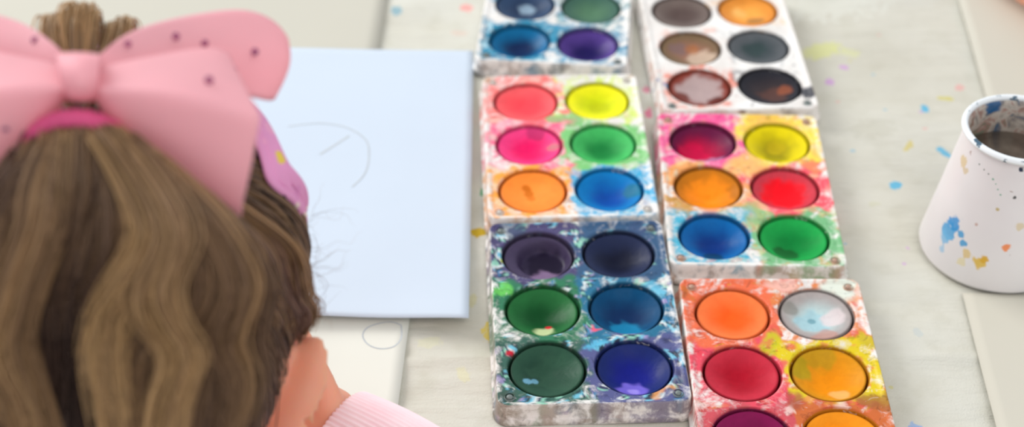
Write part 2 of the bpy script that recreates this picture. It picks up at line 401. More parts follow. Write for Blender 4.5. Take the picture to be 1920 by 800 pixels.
def make_tray(x, y, yaw, spec, label):
    root = empty('paint_palette', (x, y, 0.0), yaw)
    tag(root, label, 'paint palette', 'six-well paint palettes')
    vs_, fs, cs, cov = [], [], [], []
    def addv(px, py, pz, extra=None):
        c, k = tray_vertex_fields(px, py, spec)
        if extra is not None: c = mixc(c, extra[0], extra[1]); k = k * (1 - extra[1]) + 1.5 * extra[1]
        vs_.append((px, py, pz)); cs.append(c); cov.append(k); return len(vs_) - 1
    CR = .006
    for i, wl in enumerate(spec['wells']):
        cx, cy = (-.025, .025)[i % 2], (.05, 0, -.05)[i // 2]
        x0, x1 = (-LX, 0) if i % 2 == 0 else (0, LX)
        y0, y1 = ((.025, LY), (-.025, .025), (-LY, -.025))[i // 2]
        bd = []
        for k in range(NS): bd.append((x0 + (x1 - x0) * k / NS, y0))
        for k in range(NS): bd.append((x1, y0 + (y1 - y0) * k / NS))
        for k in range(NS): bd.append((x1 - (x1 - x0) * k / NS, y1))
        for k in range(NS): bd.append((x0, y1 - (y1 - y0) * k / NS))
        nb = len(bd); fade = [1, .93, .85, .72, .58, .44, .3, .18, .08, .0]
        bd2 = []
        for (bx, by) in bd:   # round the outer corners
            ax, ay = abs(bx), abs(by)
            if ax > LX - CR and ay > LY - CR:
                vx, vy = ax - (LX - CR), ay - (LY - CR); L = max(math.hypot(vx, vy), 1e-9)
                if L > CR: ax, ay = LX - CR + vx / L * CR, LY - CR + vy / L * CR
            bd2.append((math.copysign(ax, bx), math.copysign(ay, by)))
        rings = []
        for f in fade:
            ring = []
            for (bx, by) in bd2:
                an = math.atan2(by - cy, bx - cx); ix, iy = cx + WR * math.cos(an), cy + WR * math.sin(an)
                px, py = ix + (bx - ix) * f, iy + (by - iy) * f
                z = TZ + rim_z(px, py) + (-.0005 if f == 0 else 0)
                ring.append(addv(px, py, z))
            rings.append(ring)
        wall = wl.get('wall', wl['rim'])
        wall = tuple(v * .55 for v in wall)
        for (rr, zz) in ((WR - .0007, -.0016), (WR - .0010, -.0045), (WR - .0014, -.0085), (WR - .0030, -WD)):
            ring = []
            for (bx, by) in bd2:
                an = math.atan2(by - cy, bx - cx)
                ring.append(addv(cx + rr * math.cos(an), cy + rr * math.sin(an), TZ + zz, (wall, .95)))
            rings.append(ring)
        for a_, b_ in zip(rings, rings[1:]):
            for k in range(nb): fs.append((a_[k], a_[(k + 1) % nb], b_[(k + 1) % nb], b_[k]))
        fs.append(tuple(rings[-1]))
    # skirt and foot
    def rr_loop(off, z):
        pts = []
        for (qx, qy, a0) in ((1, 1, 0), (-1, 1, 90), (-1, -1, 180), (1, -1, 270)):
            for k in range(9):
                an = math.radians(a0 + k * 90 / 8); r = CR
                pts.append((qx * (LX - CR) + (r + off) * math.cos(an), qy * (LY - CR) + (r + off) * math.sin(an)))
        out = []
        n_ = len(pts)
        for k in range(n_):
            p, q = pts[k], pts[(k + 1) % n_]; d = math.hypot(q[0] - p[0], q[1] - p[1]); s = max(1, int(d / .004))
            for j in range(s): out.append((p[0] + (q[0] - p[0]) * j / s, p[1] + (q[1] - p[1]) * j / s, z))
        return out
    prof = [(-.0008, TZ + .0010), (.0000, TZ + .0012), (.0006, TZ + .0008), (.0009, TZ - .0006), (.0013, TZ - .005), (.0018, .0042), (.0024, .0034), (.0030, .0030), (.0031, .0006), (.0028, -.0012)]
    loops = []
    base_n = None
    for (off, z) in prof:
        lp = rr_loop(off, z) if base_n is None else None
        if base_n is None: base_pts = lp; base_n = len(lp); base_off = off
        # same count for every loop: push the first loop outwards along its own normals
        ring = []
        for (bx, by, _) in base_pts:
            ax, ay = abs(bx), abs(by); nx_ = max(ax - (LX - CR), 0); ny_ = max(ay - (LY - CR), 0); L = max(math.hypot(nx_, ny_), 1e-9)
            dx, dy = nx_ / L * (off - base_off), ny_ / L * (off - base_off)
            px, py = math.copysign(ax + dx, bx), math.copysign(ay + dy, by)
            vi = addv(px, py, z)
            if off > .0005: cs[vi] = mixc(cs[vi], lin((176, 160, 148)), .45 + .5 * smooth(-.2, .3, noise.noise(Vector((px * 60, py * 60, 5.0)))))  # beige on the outer skirt: stains, with its shade painted in
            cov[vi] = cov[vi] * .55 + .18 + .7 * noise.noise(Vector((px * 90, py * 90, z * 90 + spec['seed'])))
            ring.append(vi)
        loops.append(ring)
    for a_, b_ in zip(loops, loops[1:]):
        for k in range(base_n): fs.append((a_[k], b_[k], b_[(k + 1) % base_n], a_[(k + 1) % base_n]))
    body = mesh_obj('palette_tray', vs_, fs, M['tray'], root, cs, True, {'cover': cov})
    bm = bmesh.new(); bm.from_mesh(body.data); bmesh.ops.remove_doubles(bm, verts=bm.verts, dist=.00002); bmesh.ops.recalc_face_normals(bm, faces=bm.faces); bm.to_mesh(body.data); bm.free()
    # cakes
    for i, wl in enumerate(spec['wells']):
        cx, cy = (-.025, .025)[i % 2], (.05, 0, -.05)[i // 2]
        NR, NA = 30, 88; R = WR - .0021
        ed, cd_ = wl.get('edge', .0015) + .0004, min(WD - .0003, wl.get('deep', .005) * 1.35); ox, oy = wl.get('pit', (0, 0)); pw = wl.get('pw', 1.6)
        v2, f2, c2 = [], [], []
        for r in range(NR + 1):
            for a in range(NA):
                t_ = r / NR; an = 2 * PI * a / NA; lx, ly = R * t_ * math.cos(an), R * t_ * math.sin(an)
                # distance to an off-centre pit, 0 at the pit and 1 at the edge
                px, py = lx - ox * R * (1 - t_), ly - oy * R * (1 - t_); tt = min(1, math.hypot(px, py) / R)
                depth = ed + (cd_ - ed) * (1 - tt ** pw)
                if wl.get('hole'):
                    hx, hy, hr, hd = wl['hole']; g = math.hypot(lx / R - hx, ly / R - hy) / hr
                    depth += hd * smooth(1.15, .8, g)
                q = Vector((lx * 70 + i * 9, ly * 70, spec['seed'] * 3))
                nz = noise.noise(q); nz2 = noise.noise(q * 2.7)
                depth += .0005 * nz
                if t_ > .94: depth += .0008 * ((t_ - .94) / .06) ** 2
                depth = min(depth, WD - .0004)
                v2.append((cx + lx, cy + ly, TZ - depth))
                m_ = smooth(.25, .95, tt + .12 * nz + .06 * nz2)
                c = mixc(wl['c'], wl['rim'], m_)  # darker centres: denser pigment, plus the bowl's shade painted in
                for (sx, sy, sr, scol, op) in wl.get('patch', ()):
                    dd = math.hypot(lx / R - sx, ly / R - sy) / sr + .35 * nz2 + .25 * nz
                    c = mixc(c, lin(scol), smooth(1.15, .75, dd) * op)
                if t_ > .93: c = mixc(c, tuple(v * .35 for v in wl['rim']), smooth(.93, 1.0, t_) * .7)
                c2.append(c)
        for r in range(NR):
            for a in range(NA):
                a1 = (a + 1) % NA
                f2.append((r * NA + a, (r + 1) * NA + a, (r + 1) * NA + a1, r * NA + a1))
        # underside skirt
        b0 = len(v2)
        for a in range(NA):
            an = 2 * PI * a / NA; v2.append((cx + (R - .0004) * math.cos(an), cy + (R - .0004) * math.sin(an), TZ - WD + .0002)); c2.append(wl['rim'])
        for a in range(NA): f2.append((NR * NA + a, b0 + a, b0 + (a + 1) % NA, NR * NA + (a + 1) % NA))
        ck = mesh_obj('paint_cake', v2, f2, M['cake'], root, c2)
        ck['label'] = wl['name'] + ' paint cake'
    # snap pegs at the corners
    for (qx, qy) in ((-1, 1), (1, 1), (-1, -1), (1, -1)):
        bm = bmesh.new(); px, py = qx * (LX - .0065), qy * (LY - .0065)
        bmesh.ops.create_uvsphere(bm, u_segments=20, v_segments=12, radius=.0019, matrix=Matrix.Translation((px, py, TZ + .0003)) @ Matrix.Diagonal((1, 1, .7, 1)))
        bmesh.ops.create_cone(bm, cap_ends=False, segments=24, radius1=.0032, radius2=.0027, depth=.0010, matrix=Matrix.Translation((px, py, TZ + .0004)))
        bm_obj('snap_peg', bm, M['tray_peg'][spec.get('peg', 0)], root)
    return root
M['tray_peg'] = [mat_plain('peg_white', (205, 198, 190), .4, nscale=300, var=.25), mat_plain('peg_grey', (120, 130, 128), .4, nscale=300, var=.3), mat_plain('peg_red', (185, 150, 130), .4, nscale=300, var=.3)]

def W(name, c, rim=None, stain=None, cov=.5, **kw):
    rim = rim or c; stain = stain or c
    d = dict(name=name, c=lin(c), rim=lin(rim), stain=lin(stain), cov=cov); d.update(kw)
    if 'wall' in d: d['wall'] = lin(d['wall'])
    return d
mm = .001
TRAYS = [
 (.0337, 1.0641, -4.56, dict(seed=1.3, peg=1, dab_op=.7, dabs=[(190, 225, 235), (60, 120, 155), (140, 185, 215), (40, 90, 110)], wells=[
   W('dark slate blue', (34, 50, 76), (50, 78, 108), (90, 150, 180), .35, edge=.002, deep=.006, patch=[(.2, .2, .3, (140, 160, 180), .7)]),
   W('muted green', (75, 115, 90), (60, 98, 80), (110, 150, 140), .35, edge=.001, deep=.005),
   W('dull blue', (34, 52, 82), (48, 72, 104), (95, 150, 180), .4, edge=.001, deep=.006, patch=[(.05, .1, .3, (150, 175, 195), .8)]),
   W('grey green', (80, 120, 92), (62, 100, 86), (100, 145, 150), .35, edge=.001, deep=.005),
   W('teal blue', (0, 34, 80), (0, 105, 155), (40, 140, 175), .75, edge=.002, deep=.0085, pw=2.2),
   W('violet', (22, 8, 82), (85, 60, 140), (90, 150, 180), .45, edge=.002, deep=.0085, pw=2.2)],
   spots=[(-30 * mm, 24 * mm, 7 * mm, (60, 150, 185), .8)]),
  'far left palette with teal and violet wells, cut by the top of the photo'),
 (.0362, .8893, 2.49, dict(seed=2.9, peg=0, dab_op=.4, dabs=[(250, 240, 235), (250, 200, 190), (215, 235, 215)], wells=[
   W('bright coral red', (255, 70, 82), (250, 95, 100), (255, 130, 125), .75, edge=.0012, deep=.0045, pw=2),
   W('lemon yellow', (205, 215, 0), (245, 240, 20), (215, 232, 120), .42, edge=.0012, deep=.0045, patch=[(.05, -.1, .35, (190, 195, 0), .7)]),
   W('hot pink', (240, 15, 100), (250, 65, 135), (250, 110, 145), .72, edge=.0012, deep=.0055, patch=[(.78, .0, .2, (190, 120, 120), .8), (.25, .85, .35, (150, 40, 90), .5)]),
   W('leaf green', (20, 130, 60), (70, 190, 100), (125, 200, 120), .85, edge=.0015, deep=.0065),
   W('light orange', (255, 150, 60), (255, 140, 50), (250, 165, 60), .65, edge=.001, deep=.004, patch=[(-.18, .35, .16, (215, 110, 10), .9), (-.12, .1, .15, (215, 110, 10), .8), (-.05, -.15, .14, (225, 120, 30), .8)]),
   W('strong blue', (0, 75, 165), (0, 125, 195), (60, 170, 215), .55, edge=.0015, deep=.007, patch=[(.75, .1, .35, (10, 110, 110), .6)])],
   spots=[(0, 26 * mm, 9 * mm, (135, 190, 125), .8), (3 * mm, -2 * mm, 7 * mm, (120, 190, 120), .8), (-20 * mm, 23 * mm, 9 * mm, (250, 110, 120), .8)]),
  'left-row palette with coral red, yellow, pink, green, orange and blue wells beside the white sheet'),
 (.0436, .7247, 2.58, dict(seed=5.2, peg=1, dab_op=.85, dabs=[(120, 200, 225), (225, 235, 235), (40, 45, 80), (150, 215, 190), (30, 80, 80), (165, 150, 200), (60, 130, 175), (30, 50, 60)], wells=[
   W('blackish purple', (22, 14, 42), (72, 62, 90), (78, 72, 115), 1.0, edge=.002, deep=.006, pit=(.2, 0), hole=(.18, .0, .74, .005), patch=[(.20, .02, .62, (24, 14, 40), .85), (.16, -.64, .42, (135, 110, 145), .95)]),
   W('navy', (10, 16, 42), (34, 44, 78), (52, 88, 125), .95, edge=.0015, deep=.007),
   W('dark green', (0, 70, 28), (35, 108, 55), (45, 120, 85), .85, edge=.0015, deep=.007, patch=[(.0, -.70, .28, (200, 215, 160), .95), (.14, -.4, .09, (215, 30, 50), .95)]),
   W('deep teal blue', (0, 42, 88), (0, 76, 120), (35, 110, 145), .85, edge=.0015, deep=.0085, pw=2.4, patch=[(.02, -.62, .52, (20, 130, 175), .9)]),
   W('murky green', (20, 54, 42), (42, 80, 62), (55, 98, 85), .85, edge=.001, deep=.005, patch=[(.35, .0, .8, (55, 95, 72), .4), (-.55, -.3, .12, (110, 165, 190), .9), (-.35, -.25, .1, (110, 165, 190), .8)]),
   W('ultramarine', (15, 25, 130), (28, 45, 110), (85, 90, 140), .9, edge=.0015, deep=.0085, pw=2.6, patch=[(-.05, -.62, .42, (120, 105, 215), .95), (-.05, -.66, .2, (165, 150, 240), .8)])],
   spots=[(-48 * mm, 52 * mm, 3 * mm, (200, 215, 60), 1), (2 * mm, -14 * mm, 2 * mm, (240, 90, 120), 1), (-49 * mm, -38 * mm, 3 * mm, (200, 20, 45), 1), (38 * mm, 72 * mm, 9 * mm, (60, 80, 120), .7), (-40 * mm, 74 * mm, 9 * mm, (70, 85, 115), .8),
          (6 * mm, -28 * mm, 5 * mm, (90, 190, 225), .8), (40 * mm, 20 * mm, 6 * mm, (110, 190, 220), .7), (-48 * mm, 14 * mm, 5 * mm, (110, 210, 90), .8), (42 * mm, -72 * mm, 6 * mm, (240, 165, 90), .7), (-50 * mm, -72 * mm, 5 * mm, (70, 90, 80), .8), (50 * mm, -60 * mm, 5 * mm, (70, 70, 110), .8)]),
  'near left palette with dark purple, navy, green and ultramarine wells beside the sleeve'),
 (.1544, 1.0087, 2.9, dict(seed=8.8, peg=1, wells=[
   W('umber brown', (88, 72, 68), (112, 98, 92), (150, 140, 140), -.1, edge=.001, deep=.004),
   W('ochre orange', (250, 170, 75), (225, 140, 50), (245, 190, 120), .0, edge=.001, deep=.004, patch=[(.2, -.45, .3, (165, 115, 60), .8), (-.25, .1, .3, (255, 190, 105), .8)]),
   W('mixed brown', (150, 105, 85), (122, 98, 72), (230, 170, 150), -.02, edge=.001, deep=.004, patch=[(-.35, .2, .35, (125, 100, 98), .8), (.3, -.45, .55, (205, 180, 158), .8), (.1, .2, .25, (170, 105, 60), .7)]),
   W('charcoal', (62, 72, 76), (88, 92, 96), (150, 155, 158), -.12, edge=.001, deep=.004, patch=[(-.1, .15, .4, (48, 66, 66), .8)]),
   W('rust-edged taupe', (178, 155, 152), (130, 50, 35), (232, 140, 120), .25, edge=.001, deep=.0035, patch=[(0, 0, .75, (180, 157, 155), .9), (.5, -.75, .3, (95, 30, 20), .9), (-.65, -.45, .3, (110, 45, 35), .9)]),
   W('black and rust', (58, 48, 50), (38, 38, 46), (110, 108, 112), -.05, edge=.001, deep=.0045, patch=[(.1, -.2, .5, (95, 62, 54), .7), (.55, -.05, .28, (150, 82, 55), .8)])],
   spots=[(-50 * mm, -48 * mm, 2.4 * mm, (90, 175, 215), 1), (48 * mm, -62 * mm, 7 * mm, (70, 72, 78), .9), (-34 * mm, 74 * mm, 6 * mm, (190, 160, 150), .5)]),
  'far right palette with brown, ochre, charcoal and black wells'),
 (.1531, .8432, -.81, dict(seed=11.1, peg=2, dab_op=.45, dabs=[(250, 225, 170), (250, 150, 130), (190, 215, 190), (250, 170, 110)], wells=[
   W('magenta', (205, 0, 62), (105, 15, 65), (248, 95, 155), .8, edge=.002, deep=.0085, pit=(-.3, -.1), pw=2.6, patch=[(-.32, -.12, .55, (205, 0, 68), .9), (.2, -.85, .4, (180, 130, 170), .8)]),
   W('mustard yellow', (165, 150, 0), (235, 215, 0), (250, 220, 80), .75, edge=.0015, deep=.006, pit=(-.1, -.1), patch=[(-.1, -.55, .35, (150, 140, 0), .7), (0, .1, .3, (200, 175, 10), .6)]),
   W('amber orange', (255, 140, 10), (195, 115, 15), (235, 160, 90), .72, edge=.0015, deep=.0065, pit=(-.1, -.35), patch=[(-.2, -.45, .22, (215, 125, 0), .7), (-.05, -.2, .8, (255, 145, 20), .55)]),
   W('signal red', (250, 5, 30), (205, 60, 75), (250, 90, 105), .85, edge=.0015, deep=.0065, patch=[(-.08, -.05, .72, (250, 5, 28), .95)]),
   W('cobalt blue', (0, 50, 125), (0, 100, 170), (70, 175, 205), .5, edge=.002, deep=.008, patch=[(-.05, -.75, .3, (0, 50, 70), .7)]),
   W('emerald green', (0, 130, 55), (25, 165, 75), (120, 185, 130), .72, edge=.0015, deep=.0065, patch=[(-.25, -.45, .4, (15, 75, 30), .75)])],
   spots=[(2 * mm, -26 * mm, 12 * mm, (175, 185, 120), .7), (-46 * mm, -24 * mm, 8 * mm, (190, 150, 70), .7), (20 * mm, 70 * mm, 14 * mm, (250, 190, 90), .7), (44 * mm, 20 * mm, 7 * mm, (250, 150, 90), .7), (4 * mm, 24 * mm, 12 * mm, (250, 190, 110), .8)]),
  'middle palette of the right row with magenta, mustard, amber, red, blue and green wells'),
 (.1571, .6714, .48, dict(seed=14.4, peg=2, dab_op=.6, dabs=[(245, 225, 215), (200, 80, 60), (235, 120, 90), (215, 150, 40), (225, 60, 70)], wells=[
   W('bright orange', (255, 95, 22), (255, 125, 65), (235, 110, 70), .8, edge=.0006, deep=.0045),
   W('white with grey swirls', (190, 215, 215), (175, 165, 162), (225, 130, 70), .45, edge=.0006, deep=.0045, patch=[(-.1, -.1, .5, (165, 205, 215), .8), (.5, .0, .35, (225, 210, 210), .8), (-.7, .35, .3, (140, 138, 130), .7), (.1, -.9, .4, (195, 140, 125), .7), (-.12, -.05, .12, (95, 150, 165), .7)]),
   W('crimson', (175, 5, 35), (200, 45, 65), (230, 75, 95), .85, edge=.0006, deep=.005),
   W('golden orange', (240, 145, 0), (225, 150, 20), (225, 200, 20), .9, edge=.0006, deep=.0065, pit=(.1, -.1), pw=2.0, patch=[(-.75, .3, .4, (170, 160, 20), .7), (-.2, .8, .5, (180, 150, 20), .6), (.25, -.62, .28, (255, 200, 130), .55)]),  # pale lower patch: light on the bowl's near right painted in
   W('plum', (105, 0, 60), (130, 15, 75), (205, 80, 90), .8, edge=.0006, deep=.005),
   W('deep amber', (250, 140, 0), (245, 150, 25), (205, 105, 50), .85, edge=.0006, deep=.005)],
   spots=[(45 * mm, 74 * mm, 12 * mm, (225, 235, 222), .95), (-48 * mm, 66 * mm, 6 * mm, (200, 110, 40), .8), (-2 * mm, 22 * mm, 7 * mm, (200, 195, 20), .9), (-2 * mm, 30 * mm, 6 * mm, (225, 85, 80), .7), (4 * mm, -24 * mm, 10 * mm, (165, 80, 60), .8), (44 * mm, -24 * mm, 9 * mm, (160, 100, 50), .8), (48 * mm, 28 * mm, 6 * mm, (200, 190, 30), .8), (4 * mm, 74 * mm, 7 * mm, (245, 200, 190), .7)]),
  'near right palette with orange, grey-white, crimson and golden wells'),
]
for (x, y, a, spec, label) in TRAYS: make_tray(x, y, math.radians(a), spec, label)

# ------------------------------------------------------------------ cup of paint water
CB = tab(1861, 462); CUPH, RB, RTP = .0935, .0465, .0322
cup = empty('water_cup', (CB.x, CB.y, 0)); tag(cup, 'white tapered plastic cup of murky paint water, splashed with blue and yellow', 'cup')
def lathe(name, prof, mat, parent, n=96, cap=None):
    vs_, fs = [], []
    for (r, z) in prof:
        for i in range(n): a = 2 * PI * i / n; vs_.append((r * math.cos(a), r * math.sin(a), z))
    for j in range(len(prof) - 1):
        for i in range(n): a, b = j * n + i, j * n + (i + 1) % n; fs.append((a, b, b + n, a + n))
    if cap is not None: fs.append(tuple(cap * n + i for i in range(n)))
    return mesh_obj(name, vs_, fs, mat, parent)
kc = mat_cup()
sg = []
co_ = kc.coord()
def cup_spots(k, base):
    S3 = []
    def cs(px, py, r, c, op=.9, st=1.0):
        # where the camera's ray meets the cup's outer wall
        d = (at(px, py, 1) - CAMP); best = None
        for s in np.linspace(.75, 1.15, 2400):
            p = CAMP + d * float(s) - Vector((CB.x, CB.y, 0))
            if 0 <= p.z <= CUPH and math.hypot(p.x, p.y) <= RB + (RTP - RB) * p.z / CUPH: best = p; break
        if best is not None: S3.append((best, r, c, op, st))
    cs(1780, 432, .0060, (70, 165, 220)); cs(1788, 418, .0050, (50, 150, 215)); cs(1772, 445, .0045, (110, 185, 230), .8); cs(1802, 440, .0028, (60, 160, 215), .9); cs(1806, 455, .0024, (60, 160, 215), .9); cs(1768, 465, .0025, (120, 190, 230), .6)
    cs(1812, 475, .0030, (225, 195, 120), .8); cs(1838, 492, .0042, (225, 185, 50), .9); cs(1845, 485, .0028, (220, 170, 40), .9); cs(1803, 490, .003, (230, 215, 150), .6)
    cs(1887, 464, .0028, (240, 140, 80), .95); cs(1806, 302, .0036, (215, 190, 130), .7); cs(1810, 320, .0024, (205, 180, 120), .6); cs(1913, 424, .003, (215, 195, 150), .7)
    for (x, y) in ((1836, 308), (1845, 318), (1853, 326), (1862, 336), (1867, 345), (1871, 355), (1876, 365)): cs(x, y, .0006, (70, 90, 80) if x < 1860 else (90, 160, 130), .8)
    cs(1902, 370, .0012, (60, 60, 60)); cs(1870, 392, .0012, (190, 170, 110)); cs(1914, 318, .0018, (20, 40, 70), 1); cs(1830, 420, .0012, (200, 170, 160)); cs(1797, 245, .0015, (235, 160, 120), .8)
    nz = k.noise(260, 4); nzv = k.math('MULTIPLY', k.math('SUBTRACT', nz, 0.5), 2.4)
    for (p, r, c, op, st) in S3:
        ds = k.n('ShaderNodeVectorMath', operation='DISTANCE'); k.l(co_, ds.inputs[0]); ds.inputs[1].default_value = p
        v = k.math('ADD', k.math('DIVIDE', ds.outputs['Value'], r), nzv)
        base = k.mix(k.mr(v, .7, 1.15, op, 0), base, lin(c))
    return base
base = cup_spots(kc, kc.M)
sp_ = kc.noise(300, 2); base = kc.mix(kc.mr(sp_, .74, .78, 0, .6), base, lin((150, 120, 110)))
kc.col(base); kc.bump(kc.noise(200, 3), .1, .0005)
tw = .0022
lathe('cup_body', [(RB - .004, .0), (RB - .0008, .0008), (RB, .003), (RB - (RB - RTP) * .5, CUPH * .5), (RTP + .0002, CUPH - .003)], kc.m, cup, cap=0)
ki = NT('cup_lining', .45, .4)
nn = ki.noise(70, 6, dist=1.2); cA = ki.ramp(nn, [(.30, lin((60, 90, 120))), (.40, lin((150, 140, 132))), (.5, lin((190, 182, 172))), (.58, lin((160, 125, 115))), (.66, lin((110, 130, 110))), (.75, lin((190, 70, 80)))])
vz = ki.noise(38, 3)
cA = ki.mix(ki.mr(vz, .62, .68, 0, .9), cA, lin((15, 85, 135)))
ki.col(cA)
lathe('cup_lining', [(RTP - tw * .2, CUPH - .002), (RTP - tw, CUPH - .004), (RTP - tw + (RB - RTP) * .5, CUPH * .5), (RB - tw - .002, .004), (RB - .01, .003)], ki.m, cup, cap=4)
kr = NT('cup_rim', .3, .5); kr.col(kr.mix(kr.mr(kr.noise(120, 3), .62, .68), lin((238, 243, 246)), lin((70, 100, 120))))
rp = [(RTP + .0012 + .0021 * math.cos(a), CUPH - .0016 + .0022 * math.sin(a)) for a in np.linspace(0, 2 * PI, 13)]
lathe('cup_rim', rp, kr.m, cup)
kw = NT('murky_water', .08, .5); kw.col(kw.ramp(kw.noise(25, 4, dist=1), [(.35, lin((92, 82, 72))), (.65, lin((124, 112, 100)))])); kw.bump(kw.noise(30, 2), .1, .001)
WZ = .066; wr = RTP - tw + (RB - RTP) * (1 - WZ / CUPH) - .0001
lathe('murky_water', [(wr + .0004, WZ - .001), (wr, WZ), (.002, WZ + .0001)], kw.m, cup, cap=2)

# ------------------------------------------------------------------ people
def capsule(bm, pts, rad, sub=2, step=.28):
    """overlapping balls along a chain: fused later into one skin"""
    for i in range(len(pts) - 1):
        a, b = Vector(pts[i]), Vector(pts[i + 1]); ra, rb = rad[i], rad[i + 1]
        n = max(2, int((b - a).length / (min(ra, rb) * step)))
        for k in range(n + (i == len(pts) - 2)):
            f = k / n
            bmesh.ops.create_icosphere(bm, subdivisions=sub, radius=ra + (rb - ra) * f, matrix=Matrix.Translation(a.lerp(b, f)))
def ell(bm, mt, loc, rad, sub=3):
    bmesh.ops.create_icosphere(bm, subdivisions=sub, radius=1, matrix=mt @ Matrix.Translation(loc) @ Matrix.Diagonal((*rad, 1)))
def fuse(name, bm, mat, parent, voxel, it=6):
    o = bm_obj(name, bm, mat, parent)
    r = o.modifiers.new('r', 'REMESH'); r.mode = 'VOXEL'; r.voxel_size = voxel; r.use_smooth_shade = True
    s = o.modifiers.new('s', 'SMOOTH'); s.factor = .5; s.iterations = it
    return bake(o)
def ear(bm, mt, side, tall=.066, wide=.034):
    # disk-like shell with a rolled helix, hinged at the front and flared outwards
    NA, NR = 40, 10; A_ = []
    fl = math.radians(46)
    out = Vector((side * math.sin(fl), -math.cos(fl), 0)); upv = Vector((side * .10, -.10, 1)).normalized(); nrm = out.cross(upv).normalized() * side * -1
    nrm = Vector((side * math.cos(fl), math.sin(fl), 0))  # concave side faces outward-forward
    layers = []
    for k in (0, 1):
        L = []
        for r in range(NR + 1):
            for a in range(NA):
                t_ = r / NR; an = 2 * PI * a / NA
                u = .5 + .5 * math.cos(an) * t_; v = math.sin(an) * t_ * .5
                wfac = (1.0 + .22 * v * 2) * (1 if v > -.2 else 1 - .35 * (-.2 - v) / .3)
                cup_ = .0075 * t_ ** 2 + .003 * smooth(.8, 1, t_) * (v > -.35)
                p = out * (u * wide * wfac - .004) + upv * (v * tall) + nrm * (cup_ - .008 + (k * .0042 if t_ < .99 else k * .0042))
                L.append(bm.verts.new(mt @ p))
        layers.append(L)
    for k, L in enumerate(layers):
        for r in range(NR):
            for a in range(NA):
                a1 = (a + 1) % NA; q = [L[r * NA + a], L[(r + 1) * NA + a], L[(r + 1) * NA + a1], L[r * NA + a1]]
                if r == 0:
                    q = [L[a], L[NA + a], L[NA + a1], L[a1]]
                try: bm.faces.new(q if k else q[::-1])
                except ValueError: pass
    o0 = NR * NA
    for a in range(NA):
        a1 = (a + 1) % NA; bm.faces.new([layers[0][o0 + a], layers[0][o0 + a1], layers[1][o0 + a1], layers[1][o0 + a]])
def hand(bm, wrist, direction, palm_n, side, size=.62, curl=.5):
    """palm, four unequal curled fingers and a thumb leaving the side of the palm"""
    d = Vector(direction).normalized(); n = Vector(palm_n); n = (n - d * n.dot(d)).normalized(); s = d.cross(n) * side
    P0 = Vector(wrist); S = size
    for k in range(4):
        off = (k - 1.5) * .019 * S
        capsule(bm, [P0 + s * off * .6, P0 + d * .05 * S + s * off, P0 + d * .085 * S + s * off * 1.1], [.016 * S, .0145 * S, .0125 * S], 2)
    for k, ln in enumerate((.072, .080, .074, .058)):
        off = (k - 1.5) * .021 * S; p = P0 + d * .088 * S + s * off; a = 0; pts = [p]; q = p
        for j, f in enumerate((.45, .3, .25)):
            a += curl * (.5 if j == 0 else .8); q = q + (d * math.cos(a) + n * math.sin(a)) * ln * f * S + s * (k - 1.5) * .0015; pts.append(q)
        capsule(bm, pts, [.0098 * S, .0092 * S, .0085 * S, .0072 * S], 2, .45)
    b = P0 + d * .022 * S - s * .024 * S
    capsule(bm, [b, b + (d * .6 - s * .75 + n * .2).normalized() * .040 * S, b + (d * .6 - s * .75 + n * .2).normalized() * .040 * S + (d * .95 - s * .25 + n * .35).normalized() * .042 * S], [.014 * S, .0115 * S, .009 * S], 2, .45)
def head_matrix(C, pitch, roll=0, yaw=0):
    # local x right, y where the face looks, z crown
    return Matrix.Translation(C) @ Matrix.Rotation(yaw, 4, 'Z') @ Matrix.Rotation(roll, 4, 'Y') @ Matrix.Rotation(-pitch, 4, 'X')
HA, HB, HC = .0772, .0895, .100
def head(bm, mt):
    ell(bm, mt, (0, -.004, .012), (HA, HB, HC - .006), 4)
    ell(bm, mt, (0, .022, -.036), (.056, .060, .062), 4); ell(bm, mt, (0, .058, -.082), (.022, .020, .016), 3)
    for sx in (-1, 1):
        ell(bm, mt, (sx * .033, .052, -.045), (.024, .025, .022)); ell(bm, mt, (sx * .028, .070, -.004), (.020, .012, .008))
        ell(bm, mt, (sx * .007, .088, -.041), (.006, .006, .005), 2)
    capsule(bm, [mt @ Vector((0, .080, -.010)), mt @ Vector((0, .090, -.036))], [.006, .0085])
    for sx in (-1, 0, 1): ell(bm, mt, (sx * .010, .081 - abs(sx) * .004, -.058), (.010, .006, .0035), 2); ell(bm, mt, (sx * .009, .079 - abs(sx) * .004, -.065), (.010, .006, .004), 2)
def eyes(mt, root):
    for sx in (-1, 1):
        e = mesh_from_ball('eye', mt, (sx * .029, .0745, -.012), .0115, M['eye'], root)
        mesh_from_ball('iris', mt, (sx * .029, .0815, -.0135), .0052, M['iris'], e)
def mesh_from_ball(name, mt, loc, r, mat, parent):
    bm = bmesh.new(); bmesh.ops.create_uvsphere(bm, u_segments=24, v_segments=16, radius=r, matrix=mt @ Matrix.Translation(loc)); return bm_obj(name, bm, mat, parent)

